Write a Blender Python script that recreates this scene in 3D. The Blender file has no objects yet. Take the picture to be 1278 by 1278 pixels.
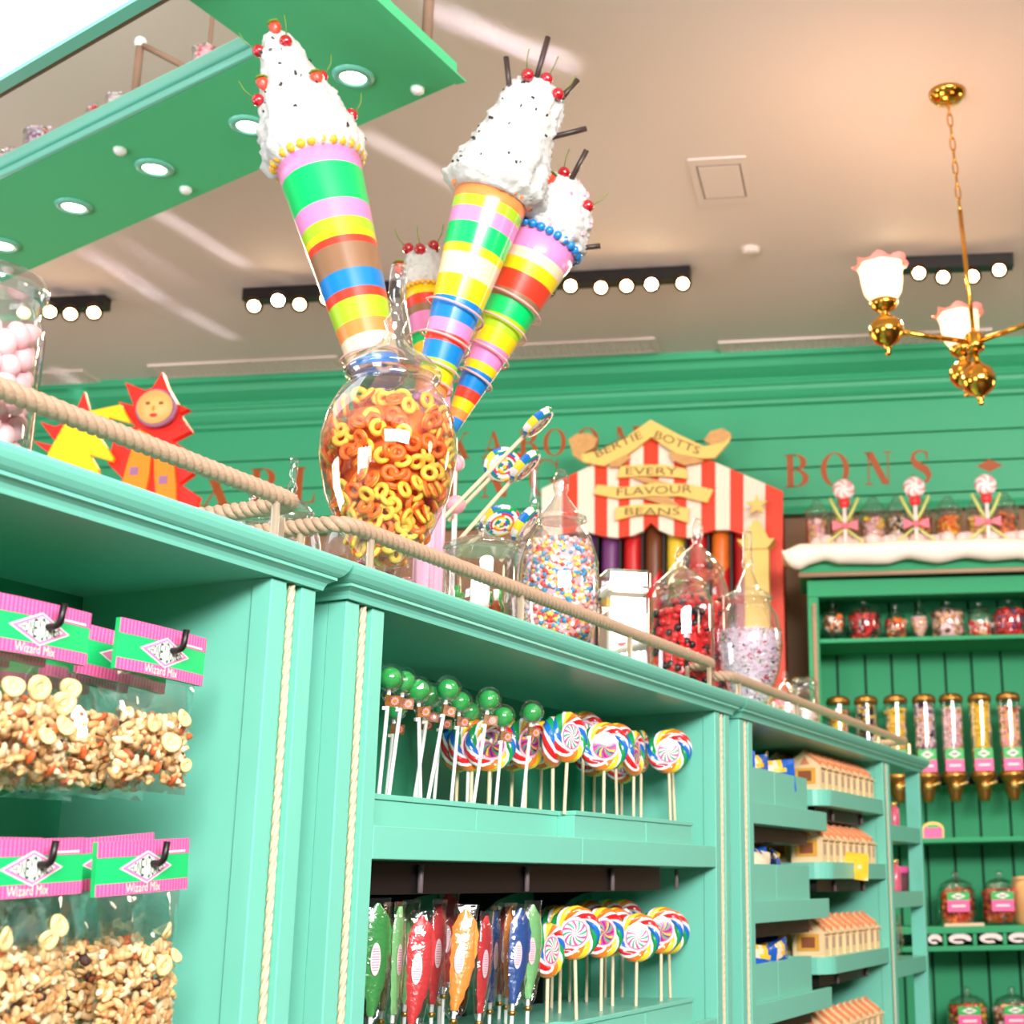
import bpy, math, random
import numpy as np
from mathutils import Vector, Matrix, noise

random.seed(7)
SC = bpy.context.scene
COL = SC.collection

# ------------------------------------------------------------------ camera
FPX = 1770.0; PPX, PPY = 958.0, 639.0          # focal length and optical centre, in the 1278 px frame
PITCH = math.atan(473 / 1770.0); ROLL = 0.02
CAM = np.array([0, 0, 1.6])
_F = np.array([0, math.cos(PITCH), math.sin(PITCH)])
_U0 = np.array([0, -math.sin(PITCH), math.cos(PITCH)]); _R0 = np.array([1., 0, 0])
_R = _R0 * math.cos(ROLL) - _U0 * math.sin(ROLL)
_U = _U0 * math.cos(ROLL) + _R0 * math.sin(ROLL)
cam = bpy.data.cameras.new('camera'); camo = bpy.data.objects.new('camera', cam); COL.objects.link(camo)
camo.matrix_world = Matrix(((_R[0], _U[0], -_F[0], CAM[0]), (_R[1], _U[1], -_F[1], CAM[1]), (_R[2], _U[2], -_F[2], CAM[2]), (0, 0, 0, 1)))
cam.sensor_width = 36; cam.sensor_fit = 'HORIZONTAL'; cam.lens = FPX / 1278 * 36
cam.shift_x = (639 - PPX) / 1278; cam.clip_start = 0.05
cam.dof.use_dof = True; cam.dof.focus_distance = 2.05; cam.dof.aperture_fstop = 7.0
SC.camera = camo

# ------------------------------------------------------------------ world, daylight, exposure
W = bpy.data.worlds.new('world'); SC.world = W; W.use_nodes = True
W.node_tree.nodes['Background'].inputs[0].default_value = (1.0, 0.96, 0.92, 1)
W.node_tree.nodes['Background'].inputs[1].default_value = 0.06
def area(name, loc, target, sx, sy, power, color, spread=180):
    l = bpy.data.lights.new(name, 'AREA'); l.shape = 'RECTANGLE'; l.size = sx; l.size_y = sy
    l.energy = power; l.color = color; l.spread = math.radians(spread)
    o = bpy.data.objects.new(name, l); COL.objects.link(o); o.location = loc
    o.rotation_euler = (Vector(target) - Vector(loc)).to_track_quat('-Z', 'Y').to_euler()
    return o
# the shop front: tall daylight windows behind and to the right of the camera
area('shop_window_light', (1.65, -2.1, 3.5), (-0.5, 2.4, 1.5), 3.6, 1.1, 440, (1.0, 0.985, 0.97))
area('ceiling_fill_near', (-2.6, -1.6, 1.7), (-1.6, 3.0, 3.9), 2.0, 2.2, 120, (0.95, 0.96, 1.0))  # added cool fill lamp, aimed up at the near-left ceiling
area('ceiling_fill_left', (-4.6, 2.2, 2.0), (-1.6, 3.8, 4.1), 1.6, 1.6, 40, (0.95, 0.95, 1.0))  # another added cool lamp, lifting the ceiling at the left
def warm_fill(loc, power, r=.25):            # added warm point lamps without fixtures, to brighten the ceiling
    l = bpy.data.lights.new('warm_fill', 'POINT'); l.energy = power; l.color = (1, .76, .56); l.shadow_soft_size = r
    o = bpy.data.objects.new('warm_fill', l); COL.objects.link(o); o.location = loc
warm_fill((2.8, 2.0, 2.9), 16); warm_fill((2.6, 5.0, 3.0), 26); warm_fill((-3.4, 5.4, 2.8), 20); warm_fill((-.6, 4.6, 2.9), 14)
# narrow upward lamps without fixtures, added to imitate sunlit streaks on the ceiling
def streak(a, b, zc, width, power):
    a, b = Vector(a), Vector(b); m = (a + b) / 2; l = bpy.data.lights.new('streak_lamp', 'AREA'); l.shape = 'RECTANGLE'; l.size = (b - a).length; l.size_y = width
    l.energy = power; l.color = (.93, .93, 1.0); l.spread = math.radians(5)
    o = bpy.data.objects.new('streak_lamp', l); COL.objects.link(o); o.location = (m.x, m.y, 2.6)
    o.rotation_euler = (math.pi, 0, math.atan2((b - a).y, (b - a).x)); return o
SC.view_settings.view_transform = 'Standard'; SC.view_settings.look = 'None'
SC.view_settings.exposure = 0.31; SC.view_settings.gamma = 1.0
SC.view_settings.use_curve_mapping = False

# ------------------------------------------------------------------ frames of reference
A = math.radians(18.9); PD = 1.15
DV = np.array([math.sin(A), math.cos(A), 0]); IV = np.array([-math.cos(A), math.sin(A), 0])
Q0 = np.array([-PD * math.cos(A), PD * math.sin(A), 0])
THL = math.pi / 2 - A                      # the cabinet run: local x along the run, y into the cabinet
def L(s, y, z=0.): return Q0 + s * DV + y * IV + np.array([0, 0, z])
def ray(px, py): return _F + (px - PPX) / FPX * _R - (py - PPY) / FPX * _U
def depth(w): return float((np.array(w) - CAM) @ _F)
def pxm(w): return depth(w) / FPX          # metres per pixel at a point
def colN(px): return np.cross(ray(px, 0), ray(px, 1278))
def rowN(py): return np.cross(ray(0, py), ray(1278, py))
def run_s(px, y, z):                       # where along the run a column of sight meets depth y, height z
    n = colN(px); return float(-(n @ (L(0, y, z) - CAM)) / (n @ DV))
def height(w, py):                         # height over a floor point where a row of sight passes
    n = rowN(py); w = np.array([w[0], w[1], 0.]); return float(-(n @ (w - CAM)) / n[2])
def onL(px, py, y=0.):
    d = ray(px, py); t = ((Q0 + y * IV - CAM) @ IV) / (d @ IV); return CAM + t * d
def onD(px, py, dep): return CAM + ray(px, py) * dep      # a point of sight at a given depth
def onZ(px, py, z):
    d = ray(px, py); return CAM + d * (z - CAM[2]) / d[2]
WB = 0.055                                 # the far wall's turn
def plane_pt(px, py, y0, b=0.0):           # vertical plane y = y0 - b*x
    d = ray(px, py); t = y0 / (d[1] + b * d[0]); return CAM + t * d
def toL(w):
    v = np.array(w) - Q0; return float(v @ DV), float(v @ IV), float(w[2])

# ------------------------------------------------------------------ mesh builder
class MB:
    def __init__(s): s.v = []; s.f = []; s.m = []; s.sm = []
    def add(s, V, F, mi=0, smooth=False):
        b = len(s.v); s.v += [tuple(map(float, p)) for p in V]
        for f in F: s.f.append(tuple(b + i for i in f)); s.m.append(mi if not callable(mi) else mi(f)); s.sm.append(smooth)
        return s
    def box(s, a, b, mi=0):
        (x0, y0, z0), (x1, y1, z1) = a, b
        V = [(x0, y0, z0), (x1, y0, z0), (x1, y1, z0), (x0, y1, z0), (x0, y0, z1), (x1, y0, z1), (x1, y1, z1), (x0, y1, z1)]
        return s.add(V, [(0, 3, 2, 1), (4, 5, 6, 7), (0, 1, 5, 4), (1, 2, 6, 5), (2, 3, 7, 6), (3, 0, 4, 7)], mi)
    def lathe(s, prof, n=24, c=(0, 0, 0), mi=0, smooth=True, caps=True):
        V = []; F = []; m = len(prof)
        for r, z in prof:
            for k in range(n):
                t = 2 * math.pi * k / n; V.append((c[0] + r * math.cos(t), c[1] + r * math.sin(t), c[2] + z))
        M = []
        for i in range(m - 1):
            for k in range(n):
                F.append((i * n + k, i * n + (k + 1) % n, (i + 1) * n + (k + 1) % n, (i + 1) * n + k)); M.append(mi[i] if isinstance(mi, (list, tuple)) else mi)
        b = len(s.v); s.v += V
        for f, q in zip(F, M): s.f.append(tuple(b + i for i in f)); s.m.append(q); s.sm.append(smooth)
        if caps:
            e0 = mi[0] if isinstance(mi, (list, tuple)) else mi; e1 = mi[-1] if isinstance(mi, (list, tuple)) else mi
            if prof[0][0] > 1e-5: s.f.append(tuple(b + k for k in range(n))[::-1]); s.m.append(e0); s.sm.append(False)
            if prof[-1][0] > 1e-5: s.f.append(tuple(b + (m - 1) * n + k for k in range(n))); s.m.append(e1); s.sm.append(False)
        return s
    def tube(s, pts, r, n=8, closed=False, mi=0, caps=True, smooth=True):
        P = [Vector(p) for p in pts]; N = len(P); V = []; F = []
        rr = r if isinstance(r, (list, tuple)) else [r] * N
        up = None
        for i in range(N):
            a = P[(i - 1) % N] if (closed or i > 0) else P[i]; b = P[(i + 1) % N] if (closed or i < N - 1) else P[i]
            t = (b - a).normalized()
            if up is None:
                up = Vector((0, 0, 1)) if abs(t.z) < .9 else Vector((1, 0, 0))
            u = (up - t * up.dot(t)).normalized(); w = t.cross(u); up = u
            for k in range(n):
                q = 2 * math.pi * k / n; V.append(P[i] + (u * math.cos(q) + w * math.sin(q)) * rr[i])
        for i in range(N if closed else N - 1):
            j = (i + 1) % N
            for k in range(n): F.append((i * n + k, i * n + (k + 1) % n, j * n + (k + 1) % n, j * n + k))
        if not closed and caps: F.append(tuple(range(n))[::-1]); F.append(tuple((N - 1) * n + k for k in range(n)))
        return s.add(V, F, mi, smooth)
    def cyl(s, a, b, r0, r1=None, n=12, mi=0): return s.tube([a, b], [r0, r0 if r1 is None else r1], n, mi=mi)
    def sphere(s, c, r, n=12, m=8, mi=0, sc=(1, 1, 1)):
        V = [(c[0], c[1], c[2] - r * sc[2])]; F = []
        for i in range(1, m):
            t = -math.pi / 2 + math.pi * i / m
            for k in range(n):
                q = 2 * math.pi * k / n
                V.append((c[0] + r * sc[0] * math.cos(t) * math.cos(q), c[1] + r * sc[1] * math.cos(t) * math.sin(q), c[2] + r * sc[2] * math.sin(t)))
        V.append((c[0], c[1], c[2] + r * sc[2])); e = len(V) - 1
        for k in range(n):
            F.append((0, 1 + (k + 1) % n, 1 + k)); F.append((e, 1 + (m - 2) * n + k, 1 + (m - 2) * n + (k + 1) % n))
        for i in range(m - 2):
            for k in range(n): F.append((1 + i * n + k, 1 + i * n + (k + 1) % n, 1 + (i + 1) * n + (k + 1) % n, 1 + (i + 1) * n + k))
        return s.add(V, F, mi, True)
    def prism(s, poly, y0, y1, mi=0, ax='xz'):          # polygon in the xz plane, extruded along y
        n = len(poly); T = tess(poly)
        def mk(p, y): return (p[0], y, p[1]) if ax == 'xz' else ((p[0], p[1], y) if ax == 'xy' else (y, p[0], p[1]))
        V = [mk(p, y0) for p in poly] + [mk(p, y1) for p in poly]
        F = [tuple(t) for t in T] + [tuple(n + i for i in t[::-1]) for t in T] + [((i + 1) % n, i, n + i, n + (i + 1) % n) for i in range(n)]
        return s.add(V, F, mi)
    def ring(s, po, pi, y0, y1, mi=0):                  # closed band between two equal-length outlines in xz
        n = len(po); V = [(p[0], y, p[1]) for y in (y0, y1) for pl in (po, pi) for p in pl]; F = []
        for i in range(n):
            j = (i + 1) % n
            F += [(i, j, n + j, n + i), (2 * n + j, 2 * n + i, 3 * n + i, 3 * n + j), (i, 2 * n + i, 2 * n + j, j), (n + j, 3 * n + j, 3 * n + i, n + i)]
        return s.add(V, F, mi)
    def xf(s, M, start=0):
        for i in range(start, len(s.v)): s.v[i] = tuple(M @ Vector(s.v[i]))
        return s
    def mesh(s, name, mats):
        me = bpy.data.meshes.new(name); me.from_pydata(s.v, [], s.f)
        for m in (mats if isinstance(mats, (list, tuple)) else [mats]): me.materials.append(m)
        me.polygons.foreach_set('material_index', s.m); me.polygons.foreach_set('use_smooth', s.sm); me.update()
        return me
    def build(s, name, mats, parent=None, loc=None, rz=0, bevel=0, label=None):
        return put(name, s.mesh(name, mats), parent, loc, rz, bevel, label)
def tess(poly):
    from mathutils.geometry import tessellate_polygon
    T = tessellate_polygon([[Vector((p[0], p[1], 0)) for p in poly]])
    ar = sum(poly[i][0] * poly[(i + 1) % len(poly)][1] - poly[(i + 1) % len(poly)][0] * poly[i][1] for i in range(len(poly)))
    out = []
    for a, b, c in T:
        x = (poly[b][0] - poly[a][0]) * (poly[c][1] - poly[a][1]) - (poly[c][0] - poly[a][0]) * (poly[b][1] - poly[a][1])
        out.append((a, b, c) if x > 0 else (a, c, b))
    return out
def put(name, me, parent=None, loc=None, rz=0, bevel=0, label=None, rot=None, sc=None):
    o = bpy.data.objects.new(name, me); COL.objects.link(o)
    if parent is not None: o.parent = parent
    if loc is not None: o.location = Vector(tuple(map(float, loc)))
    if rot is not None: o.rotation_euler = rot
    elif rz: o.rotation_euler = (0, 0, rz)
    if sc is not None: o.scale = (sc, sc, sc) if isinstance(sc, (int, float)) else sc
    if bevel:
        b = o.modifiers.new('bevel', 'BEVEL'); b.width = bevel; b.segments = 2; b.limit_method = 'ANGLE'
    if label: o['label'] = label
    return o
def thing(name, label, cat, loc, rz=0, group=None, rot=None):
    o = put(name, None, None, loc, rz, rot=rot); o.empty_display_size = .05
    return tag(o, label, cat, group)
def tag(o, label=None, cat=None, group=None, kind=None):
    if label: o['label'] = label
    if cat: o['category'] = cat
    if group: o['group'] = group
    if kind: o['kind'] = kind
    return o
def copy_tree(o, parent=None):
    c = o.copy(); COL.objects.link(c); c.parent = parent
    for ch in list(o.children): copy_tree(ch, c)
    return c
def text_mesh(txt, size=1.0, width=None, height=None):     # flat lettering in xy, centred
    cu = bpy.data.curves.new('lettering', 'FONT'); cu.body = txt; cu.size = size; cu.resolution_u = 3
    ob = bpy.data.objects.new('lettering', cu); COL.objects.link(ob)
    dg = bpy.context.evaluated_depsgraph_get(); me = bpy.data.meshes.new_from_object(ob.evaluated_get(dg))
    V = [v.co.copy() for v in me.vertices]; F = [tuple(p.vertices) for p in me.polygons]
    bpy.data.objects.remove(ob); bpy.data.curves.remove(cu); bpy.data.meshes.remove(me)
    x0, x1 = min(v.x for v in V), max(v.x for v in V); y0, y1 = min(v.y for v in V), max(v.y for v in V)
    sx = width / (x1 - x0) if width else 1; sy = height / (y1 - y0) if height else (sx if width else 1)
    if height and not width: sx = sy
    return [((v.x - (x0 + x1) / 2) * sx, (v.y - (y0 + y1) / 2) * sy) for v in V], F
def txt_xz(mb, txt, cx, cz, y, width=None, height=None, mi=0, rot=0, shear=0):
    V, F = text_mesh(txt, 1, width, height); c, s_ = math.cos(rot), math.sin(rot)
    mb.add([(cx + (x + shear * z) * c - z * s_, y, cz + x * s_ + z * c) for x, z in V], F, mi); return mb
ORD = ['leftmost', 'second', 'third', 'fourth', 'fifth', 'sixth', 'seventh', 'eighth', 'ninth', 'tenth', 'eleventh', 'twelfth', 'thirteenth', 'fourteenth', 'fifteenth', 'sixteenth',
       'seventeenth', 'eighteenth', 'nineteenth', 'twentieth', 'twenty-first', 'twenty-second', 'twenty-third', 'twenty-fourth', 'twenty-fifth', 'twenty-sixth']
def nth(i): return 'leftmost' if i == 0 else ORD[i] + ' from left'

# ------------------------------------------------------------------ materials
MATS = {}
def srgb(r, g, b):
    return tuple(((c / 255) / 12.92 if c / 255 <= .04045 else ((c / 255 + .055) / 1.055) ** 2.4) for c in (r, g, b)) + (1,)
def mat(name, col, rough=.5, metal=0, spec=.5, bump=0, bscale=60, emit=None, es=0, vary=0, sss=0, coat=0, trans=0):
    if name in MATS: return MATS[name]
    m = bpy.data.materials.new(name); m.use_nodes = True; nt = m.node_tree; b = nt.nodes['Principled BSDF']
    c = srgb(*col); b.inputs['Base Color'].default_value = c
    b.inputs['Roughness'].default_value = rough; b.inputs['Metallic'].default_value = metal; b.inputs['Specular IOR Level'].default_value = spec
    if coat: b.inputs['Coat Weight'].default_value = coat; b.inputs['Coat Roughness'].default_value = .08
    if emit: b.inputs['Emission Color'].default_value = srgb(*emit); b.inputs['Emission Strength'].default_value = es
    if trans: b.inputs['Transmission Weight'].default_value = trans
    if bump or vary:
        tc = nt.nodes.new('ShaderNodeTexCoord'); nz = nt.nodes.new('ShaderNodeTexNoise'); nz.inputs['Scale'].default_value = bscale; nz.inputs['Detail'].default_value = 4
        nt.links.new(tc.outputs['Object'], nz.inputs['Vector'])
        if bump:
            bp = nt.nodes.new('ShaderNodeBump'); bp.inputs['Strength'].default_value = bump; bp.inputs['Distance'].default_value = .004
            nt.links.new(nz.outputs['Fac'], bp.inputs['Height']); nt.links.new(bp.outputs['Normal'], b.inputs['Normal'])
        if vary:
            rp = nt.nodes.new('ShaderNodeMix'); rp.data_type = 'RGBA'
            rp.inputs['A'].default_value = tuple(x * (1 - vary) for x in c[:3]) + (1,); rp.inputs['B'].default_value = tuple(min(1, x * (1 + vary)) for x in c[:3]) + (1,)
            nt.links.new(nz.outputs['Fac'], rp.inputs['Factor']); nt.links.new(rp.outputs['Result'], b.inputs['Base Color'])
    MATS[name] = m; return m
def glass(name, tint=(255, 255, 255), f0=.06, edge=.75, rough=.03, film=0.0):
    # thin clear glass or film: sees through, mirrors towards grazing angles
    m = bpy.data.materials.new(name); m.use_nodes = True; nt = m.node_tree; nt.nodes.clear()
    out = nt.nodes.new('ShaderNodeOutputMaterial'); tr = nt.nodes.new('ShaderNodeBsdfTransparent'); gl = nt.nodes.new('ShaderNodeBsdfGlossy')
    tr.inputs['Color'].default_value = srgb(*tint); gl.inputs['Roughness'].default_value = rough
    lw = nt.nodes.new('ShaderNodeLayerWeight'); lw.inputs['Blend'].default_value = .32
    mr = nt.nodes.new('ShaderNodeMapRange'); mr.inputs['To Min'].default_value = f0; mr.inputs['To Max'].default_value = edge
    mx = nt.nodes.new('ShaderNodeMixShader')
    nt.links.new(lw.outputs['Facing'], mr.inputs['Value']); nt.links.new(mr.outputs['Result'], mx.inputs['Fac'])
    nt.links.new(tr.outputs[0], mx.inputs[1]); nt.links.new(gl.outputs[0], mx.inputs[2])
    if film:
        tc = nt.nodes.new('ShaderNodeTexCoord'); nz = nt.nodes.new('ShaderNodeTexNoise'); nz.inputs['Scale'].default_value = film; nz.inputs['Detail'].default_value = 3
        bp = nt.nodes.new('ShaderNodeBump'); bp.inputs['Strength'].default_value = .7; bp.inputs['Distance'].default_value = .006
        nt.links.new(tc.outputs['Object'], nz.inputs['Vector']); nt.links.new(nz.outputs['Fac'], bp.inputs['Height'])
        nt.links.new(bp.outputs['Normal'], gl.inputs['Normal']); nt.links.new(bp.outputs['Normal'], lw.inputs['Normal'])
    nt.links.new(mx.outputs[0], out.inputs[0]); MATS[name] = m; return m
MINT = mat('mint_paint', (120, 203, 180), .3, spec=.5, bump=.05, bscale=25)
MINT_BACK = mat('back_panel_dark_green', (48, 150, 112), .4, bump=.04, bscale=25)  # darker green than the mint, for the back panels
MINT_DARK = mat('cabinet_green_paint', (60, 162, 112), .6, spec=.2, bump=.04, bscale=30)
WALLG = mat('wall_green_paint', (64, 174, 126), .5, bump=.05, bscale=12)
SOFFIT = mat('soffit_green_paint', (92, 206, 144), .7, spec=.2)
CEIL = mat('ceiling_paint', (222, 206, 200), .7, bump=.02, bscale=40)
BROWN = mat('brown_wall_paint', (160, 118, 88), .7)
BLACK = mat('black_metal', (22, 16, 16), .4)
GREYM = mat('grey_screw', (120, 105, 108), .4)
ROPE = mat('rope_fibre', (224, 198, 166), .75, bump=.3, bscale=400, vary=.12)
ROPE2 = mat('rail_rope', (184, 150, 124), .6, bump=.3, bscale=300, vary=.15)
STEEL = mat('rail_post_metal', (235, 215, 190), .3, metal=.6)
WHITE = mat('white_plastic', (244, 240, 236), .4)
WOODST = mat('lolly_stick_wood', (232, 208, 172), .6, bump=.1, bscale=200)
GLASS = glass('jar_glass', f0=.07, edge=.85)
PLASTIC = glass('clear_wrapper', f0=.1, edge=.7, rough=.1, film=40)
BAGFILM = glass('bag_film', f0=.08, edge=.65, rough=.06, film=13)
BRASS = mat('brass', (226, 168, 70), .16, metal=1)
GOLD = mat('dispenser_bronze', (190, 140, 70), .3, metal=.9)
# ================================================================== the room
ZC = 4.13; WB = .075; YW = 6.66; WA = math.atan(WB)
XW = np.array([math.cos(WA), -math.sin(WA), 0]); YWV = np.array([math.sin(WA), math.cos(WA), 0]); OW = np.array([0, YW, 0])
def wl(px, py, off=0.):                     # pixel -> far-wall coordinates at a distance off in front of the wall
    n = YWV; d = ray(px, py); t = ((OW - off * YWV - CAM) @ n) / (d @ n); w = CAM + t * d - OW
    return float(w @ XW), float(w[2])
def wallw(x, y, z): return OW + x * XW + y * YWV + np.array([0, 0, z])
tag(MB().box((-7, -4, -.1), (6, 8, 0)).build('floor', mat('floor_boards', (74, 54, 42), .5)), 'brown shop floor far below the shelves', kind='structure')
tag(MB().box((-7, -1.0, ZC), (6, 8, ZC + .1)).build('ceiling', CEIL), 'cream painted shop ceiling over the shelves', kind='structure')
wall = MB().box((-6, 0.02, 0), (5, .2, ZC)).build('wall_back', BROWN, None, OW, -WA)
tag(wall, 'far shop wall, green boards over brown paint', kind='structure')
zl = [wl(1058, 544.6)[1], wl(1058, 582.5)[1]]; dz = zl[0] - zl[1]
zz = [wl(840, 513, .02)[1] + .06, zl[0], zl[1], zl[1] - dz, zl[1] - 1.55 * dz]
for i in range(4):
    MB().box((-6, -.02, zz[i + 1] + .003), (5, .02, zz[i] - .003)).build('plank', WALLG, wall, bevel=.004)
zb = zz[-1]
mo = [(0, zb), (-.05, zb), (-.055, zb + .012), (-.035, zb + .03), (-.025, zb + .045), (0, zb + .05)]
MB().prism([(a, b) for a, b in mo], -6, 5, ax='yz').build('dado_rail', WALLG, wall)
def zpx(py, off): return wl(840, py, off)[1]
pr = [(.1, ZC), (-.25, ZC), (-.25, zpx(449, .25)), (-.225, zpx(452, .225)), (-.215, zpx(455, .215)), (-.2, zpx(462, .2)), (-.165, zpx(470, .165)), (-.13, zpx(477, .13)), (-.125, zpx(479, .125)),
      (-.135, zpx(481, .135)), (-.125, zpx(485, .125)), (-.11, zpx(487, .11)), (-.105, zpx(492, .105)), (-.085, zpx(499, .085)), (-.07, zpx(503, .07)), (-.055, zpx(504, .055)), (-.05, zpx(509, .05)), (-.02, zpx(513, .02)), (.1, zpx(513, .02))]
MB().prism(pr[::-1], -6, 5, ax='yz').build('cornice', WALLG, wall)

# ---- painted lettering on the boards (thick and thin serif capitals)
T, HL = .2, .04
def rect(x0, z0, x1, z1): return [(x0, z0), (x1, z0), (x1, z1), (x0, z1)]
def arc(cx, cz, rx, rz, a0, a1, n=14): return [(cx + rx * math.cos(math.radians(a0 + (a1 - a0) * i / n)), cz + rz * math.sin(math.radians(a0 + (a1 - a0) * i / n))) for i in range(n + 1)]
def bowl(x, z0, z1, w, t=T):                # right-hand bowl from x
    cz = (z0 + z1) / 2; h = (z1 - z0) / 2
    return arc(x, cz, w, h, -90, 90) + arc(x, cz, w - t, h - HL, 90, -90)
def stroke(pts, ws):
    Lp, Rp = [], []
    for i, p in enumerate(pts):
        a = pts[max(i - 1, 0)]; b = pts[min(i + 1, len(pts) - 1)]; dx, dz_ = b[0] - a[0], b[1] - a[1]; l = math.hypot(dx, dz_)
        nx, nz = -dz_ / l * ws[i] / 2, dx / l * ws[i] / 2; Lp.append((p[0] + nx, p[1] + nz)); Rp.append((p[0] - nx, p[1] - nz))
    return Lp + Rp[::-1]
def ser(x, z, w=.26): return rect(x - w / 2, z - HL / 2, x + w / 2, z + HL / 2)
def stem(x, t=T): return [rect(x - t / 2, 0, x + t / 2, 1), ser(x, HL / 2, t + .16), ser(x, 1 - HL / 2, t + .16)]
GL = {
 'I': (.45, stem(.22)), 'L': (.75, stem(.22) + [rect(.2, 0, .7, HL), [(.7, 0), (.7, .3), (.62, HL)]]),
 'E': (.8, stem(.22) + [rect(.2, 0, .72, HL), rect(.2, 1 - HL, .7, 1), rect(.2, .5, .55, .5 + HL), [(.72, 0), (.72, .3), (.64, HL)], [(.7, 1), (.7, .74), (.62, 1 - HL)]]),
 'B': (.85, stem(.22) + [bowl(.4, .5, 1, .34), bowl(.4, 0, .53, .4), rect(.2, 0, .4, HL), rect(.2, 1 - HL, .4, 1), rect(.2, .495, .4, .53)]),
 'P': (.8, stem(.22) + [bowl(.4, .45, 1, .38), rect(.2, 1 - HL, .4, 1), rect(.2, .45, .4, .49)]),
 'D': (.95, stem(.22) + [bowl(.35, 0, 1, .52), rect(.2, 0, .36, HL), rect(.2, 1 - HL, .36, 1)]),
 'O': (.95, [arc(.47, .5, .45, .52, 90, 270) + arc(.47, .5, .27, .48, 270, 90), arc(.47, .5, .45, .52, -90, 90) + arc(.47, .5, .27, .48, 90, -90)]),
 'G': (.98, [arc(.47, .5, .45, .52, 90, 270) + arc(.47, .5, .27, .48, 270, 90), arc(.47, .5, .45, .52, 40, 90) + arc(.47, .5, .42, .48, 90, 40), arc(.47, .5, .45, .52, -90, -45) + arc(.47, .5, .42, .48, -45, -90), rect(.68, .05, .86, .42), ser(.77, .42, .34), rect(.8, .72, .84, .98)]),
 'N': (.98, [rect(.16, 0, .2, 1), rect(.78, 0, .82, 1), [(.1, 1), (.34, 1), (.82, 0), (.74, 0), (.6, .02)], ser(.18, HL / 2), ser(.8, 1 - HL / 2), ser(.16, 1 - HL / 2, .2)]),
 'S': (.7, [stroke([(.57, .78), (.54, .93), (.34, 1.0), (.14, .9), (.11, .74), (.2, .6), (.36, .5), (.52, .39), (.6, .24), (.55, .08), (.34, -.01), (.14, .08), (.09, .25)], [.05, .05, .06, .1, .16, .22, .24, .24, .18, .1, .05, .05, .05]), rect(.55, .7, .59, .98), rect(.08, .02, .12, .3)]),
 'X': (.95, [[(.1, 1), (.36, 1), (.88, 0), (.62, 0)], stroke([(.16, 0), (.8, 1)], [.045, .045]), ser(.2, 1 - HL / 2, .4), ser(.76, HL / 2, .4), ser(.17, HL / 2), ser(.8, 1 - HL / 2)]),
 'K': (.92, stem(.22) + [stroke([(.3, .38), (.76, 1)], [.045, .045]), [(.38, .55), (.55, .72), (.9, 0), (.66, 0)], ser(.76, 1 - HL / 2), ser(.78, HL / 2, .34)]),
 'A': (.95, [stroke([(.14, 0), (.47, 1)], [.045, .045]), [(.4, 1), (.52, 1), (.9, 0), (.68, 0)], rect(.24, .32, .7, .32 + HL), ser(.14, HL / 2), ser(.79, HL / 2, .34)]),
 'M': (1.1, [rect(.14, 0, .18, 1), [(.1, 1), (.3, 1), (.6, .06), (.54, 0)], stroke([(.56, .04), (.86, 1)], [.05, .05]), rect(.8, 0, .98, 1), ser(.16, HL / 2), ser(.89, HL / 2, .32), ser(.89, 1 - HL / 2, .32)]),
 '-': (.5, [rect(.05, .42, .45, .5)])}
ORANGE = mat('orange_letter_paint', (178, 82, 28), .5)
def letter(ch, px, py_base, py_top, n=0):
    x, z0 = wl(px, py_base, .022); _, z1 = wl(px, py_top, .022); h = z1 - z0; w, polys = GL[ch]
    mb = MB()
    for p in polys: mb.prism([(x + (q[0] - w / 2) * h * .92, z0 + q[1] * h) for q in p], -.0225, -.0195)
    mb.build('letter', ORANGE, wall)
def ybase(px, b, s=-.031): return b + s * (px - 993)
for ch, px in zip('EXPLODING', (205, 268, 325, 378, 440, 503, 566, 618, 680)): letter(ch, px, ybase(px, 609), ybase(px, 564))
for ch, px in zip('BON-BONS', (745, 795, 850, 895, 995, 1043, 1097, 1150)): letter(ch, px, ybase(px, 608), ybase(px, 567))
for ch, px in zip('KABOOM', (571, 615, 659, 692, 733, 783)): letter(ch, px, ybase(px, 558, -.035), ybase(px, 525, -.035))
x, z = wl(1235, 581, .022); r = .062
MB().prism([(x - r, z), (x, z - r * .52), (x + r, z), (x, z + r * .52)], -.0225, -.0195).build('diamond_mark', ORANGE, wall)

for pa_, pb_, wd_, pw_ in (((197, 265), (308, 333), .035, .055), ((100, 308), (200, 372), .035, .055), ((222, 385), (290, 422), .04, .03), ((452, 166), (580, 236), .03, .06), ((150, 298), (235, 355), .025, .015), ((540, 12), (716, 84), .07, .11), ((70, 460), (110, 485), .03, .03)):
    streak(onZ(*pa_, ZC), onZ(*pb_, ZC), ZC, wd_, pw_)
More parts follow.
